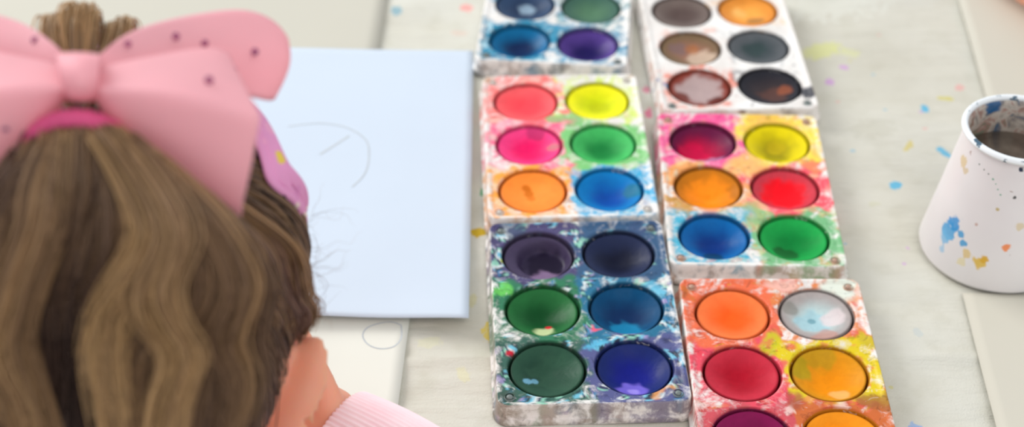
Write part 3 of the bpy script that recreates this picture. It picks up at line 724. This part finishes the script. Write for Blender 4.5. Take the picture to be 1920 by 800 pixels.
def strands(lines, radii, cols):
    """lines (n,k,3), radii (n,k), cols (n,k,3) -> three-sided hairs"""
    n, k, _ = lines.shape
    tn = np.gradient(lines, axis=1); tn /= np.linalg.norm(tn, axis=2, keepdims=True) + 1e-12
    ref = RNG.normal(size=(n, 1, 3)); a = np.cross(tn, ref); a /= np.linalg.norm(a, axis=2, keepdims=True) + 1e-12; b = np.cross(tn, a)
    V3 = np.zeros((n, k, 3, 3))
    for j in range(3):
        an = 2 * PI * j / 3; V3[:, :, j] = lines + radii[..., None] * (a * math.cos(an) + b * math.sin(an))
    idx = np.arange(n * k * 3).reshape(n, k, 3)
    q = []
    for j in range(3):
        j1 = (j + 1) % 3; q.append(np.stack([idx[:, :-1, j], idx[:, :-1, j1], idx[:, 1:, j1], idx[:, 1:, j]], -1).reshape(-1, 4))
    return V3.reshape(-1, 3), np.concatenate(q), np.repeat(cols[:, :, None, :], 3, axis=2).reshape(-1, 3)
def quads_obj(name, V, Q, C, mat, parent):
    me = bpy.data.meshes.new(name); me.vertices.add(len(V)); me.vertices.foreach_set('co', V.astype(np.float32).ravel())
    me.loops.add(Q.size); me.loops.foreach_set('vertex_index', Q.astype(np.int32).ravel())
    me.polygons.add(len(Q)); me.polygons.foreach_set('loop_start', np.arange(0, Q.size, 4, dtype=np.int32))
    me.polygons.foreach_set('use_smooth', np.ones(len(Q), bool)); me.materials.append(mat)
    a = me.color_attributes.new('col', 'FLOAT_COLOR', 'POINT'); arr = np.ones((len(V), 4), np.float32); arr[:, :3] = C; a.data.foreach_set('color', arr.ravel())
    me.update(calc_edges=True); me.validate()
    o = bpy.data.objects.new(name, me); COL.objects.link(o); o.parent = parent; return o
def catmull(P_, k):
    P_ = np.asarray(P_, float); s = np.linspace(0, len(P_) - 1 - 1e-9, k); i = s.astype(int); f = (s - i)[:, None]
    g = lambda j: P_[np.clip(j, 0, len(P_) - 1)]
    p0, p1, p2, p3 = g(i - 1), g(i), g(i + 1), g(i + 2)
    return .5 * (2 * p1 + (p2 - p0) * f + (2 * p0 - 5 * p1 + 4 * p2 - p3) * f ** 2 + (3 * p1 - p0 - 3 * p2 + p3) * f ** 3)
HAIRC = [np.array(lin(c)) for c in ((122, 94, 72), (160, 125, 88), (200, 162, 112), (82, 62, 54), (50, 38, 36), (122, 92, 78))]

# ---- the girl at the table
HCEN = at(240, 596, .748)
HM = head_matrix(HCEN, math.radians(36), math.radians(4), math.radians(4))
HI = HM.inverted()
girl = empty('person', (HCEN.x, .33, ZF)); tag(girl, 'child seen from behind with brown ponytail and big pink bow, over the white sheet', 'person')
GI = Matrix.Translation(-Vector((HCEN.x, .33, ZF)))
def place(o):
    if isinstance(o.data, bpy.types.Mesh): o.data.transform(GI)
    return o
X0 = HCEN.x
neck = HM @ Vector((0, -.030, -.085)); chest = Vector((X0 + .01, .375, -.02)); shR = Vector((X0 + .125, .385, .045)); shL = Vector((X0 - .115, .385, .045))
pelv = Vector((X0 + .01, .30, -.235))
wrR = at(632, 822, .842); elR = Vector((.030, .505, .036)); hdR = at(588, 732, .842)
elL = Vector((X0 - .19, .50, .034)); wrL = Vector((X0 - .165, .640, .026))
dR = (hdR - wrR).normalized()
bm = bmesh.new(); head(bm, HM)
EARC = HI @ at(560, 722, .775)
ear(bm, HM @ Matrix.Translation((.0636, .000, -.0362)) @ Matrix.Rotation(math.radians(6), 4, 'Y'), 1)
ear(bm, HM @ Matrix.Translation((-.0665, .000, -.033)), -1)
capsule(bm, [HM @ Vector((0, -.02, -.055)), neck, (neck + chest) / 2 + Vector((0, 0, .02))], [.040, .036, .045])
capsule(bm, [shL, chest + Vector((0, 0, .03)), shR], [.030, .055, .030]); capsule(bm, [chest, (chest + pelv) / 2, pelv], [.072, .066, .075])
capsule(bm, [shR, shR.lerp(elR, .5) + Vector((.02, 0, 0)), elR, wrR.lerp(elR, .5), wrR, wrR + dR * .012], [.030, .027, .023, .021, .0185, .0175])
capsule(bm, [shL, elL, wrL], [.030, .023, .0155])
hand(bm, wrR + dR * .002, dR, Vector((-.6, .1, .35)), 1, .63, .6)
hand(bm, wrL, (.25, .95, -.05), (0, 0, -1), 1, .64, .45)
for sx in (-1, 1):
    hip = pelv + Vector((sx * .055, 0, 0)); kn = hip + Vector((sx * .02, .25, .01)); an = Vector((kn.x, kn.y + .01, ZF + .05))
    capsule(bm, [hip, kn, an], [.056, .040, .026], 2); capsule(bm, [an, an + Vector((0, .09, -.028))], [.026, .020])
body = place(fuse('body', bm, M['skin'], girl, .0023, 5))
eyes(HM, girl)
for o in [c for c in girl.children if c.name.startswith('eye')]:
    place(o); [place(c) for c in o.children]
# shirt with ribbed cuffs
bm = bmesh.new()
capsule(bm, [neck.lerp(chest, .45), chest], [.052, .07]); capsule(bm, [shL, chest + Vector((0, 0, .03)), shR], [.040, .066, .040]); capsule(bm, [chest, (chest + pelv) / 2, pelv + Vector((0, 0, .02))], [.084, .080, .088])
fw = (elR - wrR).normalized()
capsule(bm, [shR, shR.lerp(elR, .5) + Vector((.02, 0, 0)), elR, elR.lerp(wrR, .55), wrR + fw * .040], [.040, .038, .0335, .033, .029])
fl = (elL - wrL).normalized()
capsule(bm, [shL, elL, wrL + fl * .03], [.040, .032, .026])
shirt = place(fuse('pink_shirt', bm, M['shirt'], girl, .004, 6))
def cuff(c0, axis, r0, r1, length, parent):
    ax = axis.normalized(); u = ax.orthogonal().normalized(); v = ax.cross(u); NA, NL = 1080 // 2, 14
    vs_, fs = [], []; ribs = 62
    prof = [(-.0006, r0 - .0035), (-.0012, r0 - .0022), (-.0010, r0 - .0006), (0, r0)] + [(length * k / NL, r0 + (r1 - r0) * k / NL + .0012 * math.sin(PI * k / NL)) for k in range(1, NL + 1)] + [(length + .004, r1 - .001)]
    for j, (l_, r_) in enumerate(prof):
        for i in range(NA):
            a = 2 * PI * i / NA; rr = r_ + (.00075 * (abs(math.cos(a * ribs / 2)) * 2 - 1) if j > 1 else 0)
            vs_.append(c0 + ax * l_ + (u * math.cos(a) + v * math.sin(a)) * rr)
    for j in range(len(prof) - 1):
        for i in range(NA): a, b = j * NA + i, j * NA + (i + 1) % NA; fs.append((a, a + NA, b + NA, b))
    o = mesh_obj('ribbed_cuff', vs_, fs, M['cuff'], parent); return place(o)
k = NT('ribbed_knit', .9, .15); k.col(k.ramp(k.noise(60), [(.3, lin((252, 222, 229))), (.7, lin((253, 232, 237)))])); k.bump(k.noise(900, 2), .2, .0003); M['cuff'] = k.m
cuff(wrR + fw * .002, fw, .0275, .0305, .050, shirt); cuff(wrL + fl * .004, fl, .020, .023, .035, shirt)
bm = bmesh.new()
for sx in (-1, 1):
    hip = pelv + Vector((sx * .055, 0, -.002)); kn = hip + Vector((sx * .02, .25, .01)); an = Vector((kn.x, kn.y + .01, ZF + .09))
    capsule(bm, [pelv, hip, kn, an], [.088, .066, .050, .036], 2)
place(fuse('leggings', bm, M['denim'], girl, .005, 5))
st = empty('stool', (X0 + .01, .28, ZF)); tag(st, 'low round wooden stool under the child with the pink bow', 'stool')
bm = bmesh.new(); cyl(bm, (0, 0, .190), (0, 0, .214), .14, .14, 48); bmesh.ops.bevel(bm, geom=[e for e in bm.edges if len(e.link_faces) == 2 and e.calc_face_angle() > 1], offset=.005, segments=3, affect='EDGES'); bm_obj('seat', bm, M['wood'], st, False)
for i in range(4):
    a = PI / 4 + i * PI / 2; bm = bmesh.new(); cyl(bm, (.12 * math.cos(a), .12 * math.sin(a), 0), (.09 * math.cos(a), .09 * math.sin(a), .19), .011, .014); bm_obj('leg', bm, M['wood'], st)

# ---- hair on the scalp, swept up to the elastic
BASE = at(165, 290, .640); bl = HI @ BASE
bdir = Vector((bl.x / HA, bl.y / HB, bl.z / HC)).normalized()
def scalp(dirv, k=1.0): return Vector((dirv.x * HA * k, dirv.y * HB * k - .004, dirv.z * HC * k + .008))
def in_hair(d):
    # hairline: none on the face, none around the ears
    if d.y > .55 - .5 * max(d.z, 0) + (.0 if d.z > 0 else -.3) and d.z < .72: return False
    if abs(d.x) > .62 and -.80 < d.z < -.16 and d.y > -.30: return False
    if d.z < -.80: return False
    return True
L_, R_, C_ = [], [], []; KS = 22
cnt = 0
while cnt < 9000:
    v = RNG.normal(size=3); v /= np.linalg.norm(v); d = Vector(v)
    if not in_hair(d): continue
    cnt += 1
    ang = d.angle(bdir); ax = d.cross(bdir)
    if ax.length < 1e-4: continue
    ax.normalize(); pts = []
    cl_ = noise.noise(Vector((math.atan2(d.x, d.z) * 9, d.y * 5, 1.0))); cl2 = noise.noise(Vector((d.x * 30, d.y * 30, d.z * 30)))
    lift = .045 + .055 * abs(cl_) + RNG.uniform(0, .03); sw = RNG.normal() * .02 + .10 * noise.noise(Vector((d.x * 4, d.y * 4, d.z * 4 + 9)))
    for s in np.linspace(0, 1, KS):
        q = Matrix.Rotation(ang * s, 3, ax) @ d
        side = ax * (sw * math.sin(PI * s)); q = (q + side).normalized()
        kk = 1.01 + lift * math.sin(PI * min(1, s * 1.1 + .05)) ** .6 + .05 * s * s + .004 * math.sin(s * 9 + cl_ * 12) * (1 - s)
        pts.append(HM @ scalp(q, kk))
    L_.append([tuple(p) for p in pts]); R_.append(np.full(KS, RNG.uniform(.00035, .0006)))
    t_ = min(1, max(0, .5 + cl_ * 1.2 + cl2 * .5)); c = HAIRC[4] * (1 - t_) + HAIRC[0] * t_
    if RNG.random() < .22: c = c * .5 + HAIRC[1] * .5
    # redder and darker at the roots by the temple
    C_.append(np.repeat(c[None], KS, 0) * RNG.uniform(.75, 1.2))
# cap under the strands
NAz, NEl = 72, 48; capV, capF, capC = [], [], []
vid = {}
for i in range(NEl + 1):
    for j in range(NAz):
        th = PI * i / NEl; ph = 2 * PI * j / NAz; d = Vector((math.sin(th) * math.cos(ph), math.sin(th) * math.sin(ph), math.cos(th)))
        if in_hair(d): vid[(i, j)] = len(capV); capV.append(tuple(HM @ scalp(d, 1.018))); capC.append(HAIRC[4])
for i in range(NEl):
    for j in range(NAz):
        kx = [(i, j), (i + 1, j), (i + 1, (j + 1) % NAz), (i, (j + 1) % NAz)]
        if all(q in vid for q in kx): capF.append([vid[q] for q in kx])
V1, Q1, C1 = strands(np.array(L_), np.array(R_), np.array(C_))
n0 = len(V1); V1 = np.concatenate([V1, np.array(capV)]); Q1 = np.concatenate([Q1, np.array(capF) + n0]); C1 = np.concatenate([C1, np.array(capC)])
place(quads_obj('hair', V1, Q1, C1, M['hair'], girl))

# ---- ponytail: wavy locks falling from the elastic over the back of the head
def lock(guide, n, spread, wave, cols, k=34, rad=(.0004, .0007), frizz=.0012):
    g = catmull([tuple(p) for p in guide], k); s = np.linspace(0, 1, k)
    out = []; rr = []; cc = []
    ph = RNG.uniform(0, 6.28, 2)
    RTn, UPn, FWn = np.array(RT), np.array(UP), np.array(FWD)
    g = g + RTn * (wave * np.sin(s * 9 + ph[0]) * s)[:, None] + FWn * (wave * .6 * np.sin(s * 7 + ph[1]) * s)[:, None]
    for _ in range(n):
        o = RNG.normal(size=2) * .5; env = (spread * (.45 + .75 * np.sin(PI * np.clip(s * .9 + .1, 0, 1)) ** .7))
        fz = RNG.normal(size=3) * frizz; f2 = RNG.uniform(0, 6.28)
        p = g + RTn * (o[0] * env)[:, None] + FWn * (o[1] * env * .8)[:, None] + fz[None] * np.sin(s * RNG.uniform(6, 14) + f2)[:, None] * s[:, None]
        end = RNG.uniform(.8, 1.0); p = catmull(p[:max(4, int(k * end))], k)
        out.append(p); r0 = RNG.uniform(*rad); rr.append(r0 * (1 - .75 * s ** 3))
        c = cols[0] * (1 - s)[:, None] + cols[1] * s[:, None]; cc.append(c * RNG.uniform(.75, 1.25))
    return out, rr, cc
L_, R_, C_ = [], [], []
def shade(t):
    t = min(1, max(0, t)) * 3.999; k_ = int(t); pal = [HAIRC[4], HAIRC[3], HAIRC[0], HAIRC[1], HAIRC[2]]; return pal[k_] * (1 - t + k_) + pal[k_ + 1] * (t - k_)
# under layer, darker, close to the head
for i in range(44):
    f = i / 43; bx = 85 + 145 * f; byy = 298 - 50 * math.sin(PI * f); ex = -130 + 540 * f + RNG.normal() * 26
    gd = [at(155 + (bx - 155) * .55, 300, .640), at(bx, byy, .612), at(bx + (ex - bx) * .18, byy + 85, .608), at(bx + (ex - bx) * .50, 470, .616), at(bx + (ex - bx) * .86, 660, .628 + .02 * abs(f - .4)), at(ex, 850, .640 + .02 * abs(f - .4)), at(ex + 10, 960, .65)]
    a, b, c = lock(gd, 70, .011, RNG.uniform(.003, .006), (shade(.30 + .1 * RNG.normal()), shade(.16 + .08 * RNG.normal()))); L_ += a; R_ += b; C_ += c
# outer tresses, each a wavy bundle: path, depth offset, shade at the elastic, shade at the tip, width
TR = [
 ([(98, 268), (52, 340), (20, 440), (-30, 590), (-50, 760), (-30, 900)], .0, .45, .5, 1.0),
 ([(112, 256), (78, 335), (62, 430), (22, 545), (0, 660), (40, 770), (70, 900)], -.006, .62, .78, .9),
 ([(130, 246), (112, 335), (92, 430), (48, 520), (28, 620), (60, 740), (110, 880)], -.002, .55, .70, .8),
 ([(140, 242), (138, 330), (128, 420), (100, 500), (98, 560)], -.004, .72, .35, .9),
 ([(158, 240), (170, 330), (160, 420), (140, 500), (120, 570), (125, 640)], .002, .60, .25, .8),
 ([(178, 242), (215, 330), (232, 420), (215, 500), (178, 570), (200, 650)], -.001, .66, .38, .9),
 ([(192, 246), (252, 325), (292, 410), (288, 470), (240, 545), (205, 600), (190, 690), (215, 860)], -.010, .70, .92, .9),
 ([(200, 250), (268, 330), (318, 420), (338, 520), (300, 600), (252, 700), (262, 860)], -.003, .50, .55, 1.0),
 ([(206, 254), (284, 340), (330, 440), (300, 540), (310, 600), (345, 670), (318, 760), (300, 890)], -.012, .55, .86, .8),
 ([(214, 262), (308, 350), (372, 440), (388, 540), (352, 630), (372, 720), (350, 890)], -.004, .48, .45, 1.0),
 ([(222, 270), (330, 355), (400, 440), (440, 540), (412, 640), (440, 730), (400, 890)], -.006, .62, .60, .9),
 ([(226, 280), (345, 365), (430, 450), (478, 540), (462, 640), (470, 730), (440, 880)], .0, .70, .42, .9),
 ([(80, 290), (30, 350), (-20, 470), (-60, 640), (-70, 860)], -.004, .35, .45, 1.0)]
for (pp, dz, t0, t1, wd) in TR:
    L0 = len(pp); ph_ = RNG.uniform(0, 6)
    for q in range(9):
        ox, oy = RNG.normal() * 9 * wd, RNG.normal() * 4
        gd = [at(155 + (pp[0][0] - 155) * .5, 300, .640)]
        for k_, (px, py) in enumerate(pp):
            s_k = k_ / (L0 - 1); gd.append(at(px + ox * (.35 + 1.6 * s_k), py + oy, .603 + dz * (1 if k_ else .3) - .008 * math.sin(PI * min(1, s_k * 1.3)) + .012 * s_k + .022 * max(0, (px - 250) / 250) * s_k))
        tv = RNG.normal() * .09
        a, b, c = lock(gd, 62, .0066 * wd, .0012, (shade(t0 + tv), shade(t1 + tv)), rad=(.0003, .00055), frizz=.0009); L_ += a; R_ += b; C_ += c
# loose sweep from the crown down to the right, over the scalp, to the curl above the ear
for i in range(34):
    f = RNG.uniform(0, 1)
    sx = 255 + 110 * f; ex = 470 + 115 * f; ey = 640 - 40 * f
    gd = [at(sx - 20, 290 + 25 * f, .640), at(sx + 60, 370 + 10 * f, .634 + .01 * f), at(sx + 140 + 30 * f, 455 + 10 * f, .645 + .030 * f), at(ex - 35 + 15 * f, 545, .662 + .042 * f), at(ex + 2, ey - 20, .690 + .040 * f), at(ex - 25, ey + 40, .712 + .03 * f)]
    r_ = RNG.random(); cA_ = HAIRC[1] if r_ < .4 else HAIRC[5]
    a, b, c = lock(gd, 32, .006, .0015, (cA_, cA_ * .9)); L_ += a; R_ += b; C_ += c
# nape and left filler locks
for i in range(26):
    f = RNG.uniform(0, 1); ex = 320 + 165 * f
    gd = [at(300 + 90 * f, 500, .640 + .02 * f), at(330 + 130 * f, 640, .650 + .03 * f), at(ex - 10, 760, .668 + .03 * f), at(ex - 30, 900, .69 + .02 * f)]
    a, b, c = lock(gd, 36, .008, .003, (HAIRC[3], HAIRC[5])); L_ += a; R_ += b; C_ += c
V1, Q1, C1 = strands(np.array(L_), np.array(R_), np.array(C_)); place(quads_obj('ponytail', V1, Q1, C1, M['hair'], girl))
# tuft standing up behind the bow
L_, R_, C_ = [], [], []
for i in range(30):
    f = i / 29; px = 92 + 100 * f + RNG.normal() * 5; top = 26 + 16 * math.sin(f * 9) + RNG.normal() * 6
    if f > .8: px = 205 + 28 * (f - .8) / .2; top = 45 + RNG.normal() * 6
    gd = [at(150, 210, .655), at(140 + (px - 140) * .6, 130, .668), at(px - 4, top + 35, .676), at(px + 3, top, .682), at(px + 12, top + 22, .692), at(px + 12, top + 70, .70)]
    a, b, c = lock(gd, 26, .0035, .0006, (HAIRC[3] if i % 3 else HAIRC[1], HAIRC[2] * .95), 22); L_ += a; R_ += b; C_ += c
V1, Q1, C1 = strands(np.array(L_), np.array(R_), np.array(C_)); place(quads_obj('hair_tuft', V1, Q1, C1, M['hair'], girl))
# fine flyaways on the right of the head
L_, R_, C_ = [], [], []
for i in range(34):
    y0 = RNG.uniform(400, 600); x0 = 560 + 28 * RNG.random(); ln = RNG.uniform(30, 125); an = RNG.uniform(-.9, .8)
    dz = .72 + RNG.uniform(-.02, .03); pts = []
    px, py = x0, y0
    for j in range(6):
        pts.append(at(px, py, dz + .003 * j)); px += ln / 5 * math.cos(an); py += ln / 5 * math.sin(an) * -1; an += RNG.normal() * .45
    a, b, c = lock(pts, 1, .0, .0004, (HAIRC[3], HAIRC[1]), 34, (.00005, .00009)); L_ += a; R_ += b; C_ += c
V1, Q1, C1 = strands(np.array(L_), np.array(R_), np.array(C_)); place(quads_obj('loose_hairs', V1, Q1, C1, M['hair'], girl))

# ---- elastic
def torus(name, c, nrm, R, r, mat, parent, sx=1.0, knit=0):
    n = nrm.normalized(); u = RT - n * RT.dot(n); u.normalize(); v = n.cross(u); vs_, fs = [], []
    NA, NB = 120, 14
    for i in range(NA):
        a = 2 * PI * i / NA; e = u * math.cos(a) * sx + v * math.sin(a)
        for j in range(NB):
            b = 2 * PI * j / NB; rr = r * (1 + .06 * math.sin(a * 30 + b)); vs_.append(c + e * (R + rr * math.cos(b)) + n * rr * math.sin(b) * 1.4)
    for i in range(NA):
        for j in range(NB): fs.append((i * NB + j, ((i + 1) % NA) * NB + j, ((i + 1) % NA) * NB + (j + 1) % NB, i * NB + (j + 1) % NB))
    return place(mesh_obj(name, vs_, fs, mat, parent))
torus('hair_elastic', at(156, 306, .610), (-UP * .62 - FWD * .78), .0205, .0030, M['elastic'], girl, 1.02)

# ---- bow
bow = empty('hair_bow', (0, 0, 0), parent=girl)
def patch(name, rows, closed=False, mat=None, th=.0009, parent=bow, sub=3):
    """rows of (px, py, depth) control points, smoothed into one cloth surface"""
    nr, nc = len(rows), len(rows[0]); vs_ = [at(*p) for r in rows for p in r]; fs = []
    for j in range(nr if closed else nr - 1):
        for i in range(nc - 1):
            a = j * nc + i; b = ((j + 1) % nr) * nc + i; fs.append((a, a + 1, b + 1, b))
    o = mesh_obj(name, vs_, fs, mat or M['bow'], parent)
    bm = bmesh.new(); bm.from_mesh(o.data); bmesh.ops.recalc_face_normals(bm, faces=bm.faces); bm.to_mesh(o.data); bm.free()
    s = o.modifiers.new('s', 'SUBSURF'); s.levels = sub; s.render_levels = sub; s.boundary_smooth = 'PRESERVE_CORNERS'
    d = o.modifiers.new('d', 'SOLIDIFY'); d.thickness = th; d.offset = 0
    return place(bake(o))
def mir(rows, dx=0, dy=0):   # the bow's other side
    return [[(300 - x + dx, y + dy, d) for (x, y, d) in r] for r in rows]
front = [ # closed band: back-top, doubled crease, bottom, hidden back
  [(176, 128, .620), (240, 110, .626), (330, 92, .634), (400, 78, .640), (424, 92, .640)],
  [(177, 130, .616), (242, 114, .622), (332, 96, .630), (400, 84, .636), (426, 100, .636)],
  [(182, 158, .600), (260, 158, .595), (350, 167, .593), (432, 196, .595), (484, 212, .597)],
  [(184, 166, .597), (262, 166, .592), (350, 177, .590), (436, 204, .592), (490, 219, .594)],
  [(186, 172, .597), (262, 182, .592), (350, 196, .590), (436, 224, .592), (486, 236, .594)],
  [(184, 178, .600), (240, 222, .598), (340, 275, .598), (425, 315, .600), (468, 330, .602)],
  [(182, 184, .604), (222, 252, .606), (300, 322, .608), (400, 374, .610), (450, 398, .612)],
  [(182, 188, .606), (222, 262, .610), (302, 334, .612), (402, 386, .614), (456, 410, .616)],
  [(180, 186, .606), (226, 256, .616), (310, 320, .622), (396, 356, .626), (440, 376, .628)],
  [(176, 160, .616), (250, 200, .630), (330, 230, .640), (400, 240, .644), (440, 250, .646)]]
patch('bow_loop', front, True); patch('bow_loop', mir(front, 4, -4), True)
backl = [ # strip running out to the rounded end and back again
  [(182, 108, .622), (184, 124, .622), (186, 142, .622)],
  [(226, 66, .640), (232, 100, .634), (240, 140, .632)],
  [(300, 40, .650), (306, 96, .642), (314, 150, .642)],
  [(385, 24, .656), (390, 92, .648), (396, 165, .650)],
  [(462, 14, .658), (462, 92, .650), (462, 178, .654)],
  [(522, 40, .662), (532, 106, .657), (500, 190, .660)],
  [(548, 88, .670), (556, 128, .668), (520, 186, .670)],
  [(524, 66, .680), (528, 112, .682), (506, 168, .682)],
  [(440, 44, .684), (440, 100, .690), (436, 160, .690)],
  [(330, 60, .676), (330, 104, .684), (330, 150, .684)],
  [(220, 96, .650), (222, 116, .654), (226, 138, .654)],
  [(180, 112, .632), (182, 124, .632), (184, 136, .632)]]
patch('bow_loop', backl, False)
patch('bow_loop', [[(x, y + (18 if i == 2 else 0), d) for i, (x, y, d) in enumerate(rw)] for rw in mir(backl, -6, -14)], False)
knot = [[(108, 96, .612), (146, 92, .606), (188, 98, .612)], [(106, 108, .600), (146, 106, .592), (188, 110, .600)], [(112, 140, .594), (148, 140, .586), (184, 142, .594)],
        [(122, 175, .598), (152, 178, .590), (182, 176, .598)], [(126, 190, .606), (154, 194, .602), (182, 188, .606)], [(130, 184, .622), (154, 186, .624), (180, 184, .622)], [(118, 120, .634), (150, 120, .638), (184, 120, .634)]]
patch('bow_knot', knot, True)
for (x, y, d, r) in ((330, 68, .640, .0018), (384, 81, .645, .0017), (478, 97, .648, .0018), (439, 131, .646, .0015), (392, 150, .604, .0019), (266, 290, .600, .0020), (240, 82, .632, .0016), (10, 238, .598, .0020), (66, 76, .634, .0018)):
    bm = bmesh.new(); c = at(x, y, d); n = (CAMP - c).normalized()
    bmesh.ops.create_icosphere(bm, subdivisions=1, radius=r, matrix=Matrix.Translation(c) @ n.to_track_quat('Z', 'Y').to_matrix().to_4x4() @ Matrix.Diagonal((1, 1, .55, 1)))
    place(bm_obj('rhinestone', bm, M['gem'], bow, False))

# ---- headband running over the head to behind the ear
vs_, fs = [], []; NA, NB = 160, 20
for i in range(NA + 1):
    th = math.radians(-8 + 196 * i / NA); fr = i / NA
    for j in range(NB + 1):
        b = j / NB - .5
        wdt = .032 * (.85 + .2 * math.sin(th * 5 + .6)) * (.45 + .55 * min(1, max(0, math.sin(th) + .25) * 1.3))
        sn = smooth(.22, .60, math.sin(th)); y_ = -.029 * sn + .030 * (1 - sn) + b * wdt + .004 * math.sin(th * 9)
        k0 = math.sqrt(max(.05, 1 - (y_ / HB) ** 2)) * 1.0
        puff = 1.05 + .105 * sn + .018 * math.cos(PI * b) + .018 * math.sin(th * 13 + b * 7) * math.cos(PI * b) + .010 * math.sin(b * 30 + th * 3)
        vs_.append(HM @ Vector((math.cos(th) * HA * k0 * puff, y_ - .004, math.sin(th) * HC * k0 * puff + .008)))
for i in range(NA):
    for j in range(NB): a = i * (NB + 1) + j; fs.append((a, a + NB + 1, a + NB + 2, a + 1))
o = mesh_obj('headband', vs_, fs, M['band'], girl); d = o.modifiers.new('d', 'SOLIDIFY'); d.thickness = .0012; place(bake(o))

# ---- second child: only a forearm reaches into the far right corner
P2 = Vector((.86, 1.06, ZF))
kid = empty('person', P2); tag(kid, 'person cut off at the far right corner, bare forearm resting on the cream sheet', 'person')
GI = Matrix.Translation(-P2)
bm = bmesh.new(); HM2 = head_matrix(Vector((.76, 1.06, .27)), math.radians(25), 0, PI / 2)
head(bm, HM2); ear(bm, HM2 @ Matrix.Translation((.0715, .004, -.02)), 1); ear(bm, HM2 @ Matrix.Translation((-.0715, .004, -.02)), -1)
ch2 = Vector((.84, 1.06, .03)); pe2 = Vector((.88, 1.06, -.235)); nk2 = HM2 @ Vector((0, -.03, -.085))
sA, sB = Vector((.80, .95, .09)), Vector((.82, 1.17, .09))
el2, wr2 = Vector((.540, .896, .036)), Vector((.396, 1.083, .0215)); el3, wr3 = Vector((.63, 1.22, .034)), Vector((.50, 1.27, .024))
capsule(bm, [HM2 @ Vector((0, -.02, -.055)), nk2, ch2 + Vector((0, 0, .07))], [.040, .036, .045]); capsule(bm, [sA, ch2 + Vector((0, 0, .05)), sB], [.030, .055, .030]); capsule(bm, [ch2, pe2], [.070, .075])
capsule(bm, [sA, el2, el2.lerp(wr2, .4), wr2], [.030, .024, .023, .0175]); capsule(bm, [sB, el3, wr3], [.030, .024, .0175])
hand(bm, wr2 + Vector((.002, 0, -.002)), (.22, 1, 0), (0, 0, -1), -1, .66, .3); hand(bm, wr3, (-1, .1, 0), (0, 0, -1), 1, .66, .4)
for sy in (-1, 1):
    hip = pe2 + Vector((0, sy * .055, 0)); kn = hip + Vector((-.25, sy * .02, .01)); an = Vector((kn.x - .01, kn.y, ZF + .05))
    capsule(bm, [hip, kn, an], [.056, .040, .026]); capsule(bm, [an, an + Vector((-.09, 0, -.028))], [.026, .020])
place(fuse('body', bm, M['skin'], kid, .0032, 5)); eyes(HM2, kid)
for o in [c for c in kid.children if c.name.startswith('eye')]:
    place(o); [place(c) for c in o.children]
bm = bmesh.new(); capsule(bm, [nk2.lerp(ch2, .6), ch2], [.052, .07]); capsule(bm, [sA, ch2 + Vector((0, 0, .05)), sB], [.040, .066, .040]); capsule(bm, [ch2, pe2], [.084, .088])
capsule(bm, [sA, sA.lerp(el2, .45)], [.040, .037]); capsule(bm, [sB, sB.lerp(el3, .45)], [.040, .037]); place(fuse('green_shirt', bm, M['tee'], kid, .005))
bm = bmesh.new()
for sy in (-1, 1):
    hip = pe2 + Vector((0, sy * .055, -.002)); kn = hip + Vector((-.25, sy * .02, .01)); an = Vector((kn.x - .01, kn.y, ZF + .09)); capsule(bm, [pe2, hip, kn, an], [.088, .066, .050, .036])
place(fuse('trousers', bm, M['denim'], kid, .005))
bm = bmesh.new(); ell(bm, HM2, (0, -.014, .022), (HA * 1.08, HB * 1.04, HC * 1.04), 4)
bmesh.ops.delete(bm, geom=[v for v in bm.verts if (HM2.inverted() @ v.co).y > .045 and (HM2.inverted() @ v.co).z < .06 or (HM2.inverted() @ v.co).z < -.06], context='VERTS')
place(bm_obj('hair', bm, mat_plain('dark_hair', (70, 52, 42), .5, nscale=200, var=.3), kid))
st = empty('stool', (.88, 1.06, ZF)); tag(st, 'low round wooden stool at the right end of the table', 'stool')
bm = bmesh.new(); cyl(bm, (0, 0, .190), (0, 0, .214), .14, .14, 48); bm_obj('seat', bm, M['wood'], st, False)
for i in range(4):
    a = PI / 4 + i * PI / 2; bm = bmesh.new(); cyl(bm, (.12 * math.cos(a), .12 * math.sin(a), 0), (.09 * math.cos(a), .09 * math.sin(a), .19), .011, .014); bm_obj('leg', bm, M['wood'], st)
bpy.context.view_layer.update()
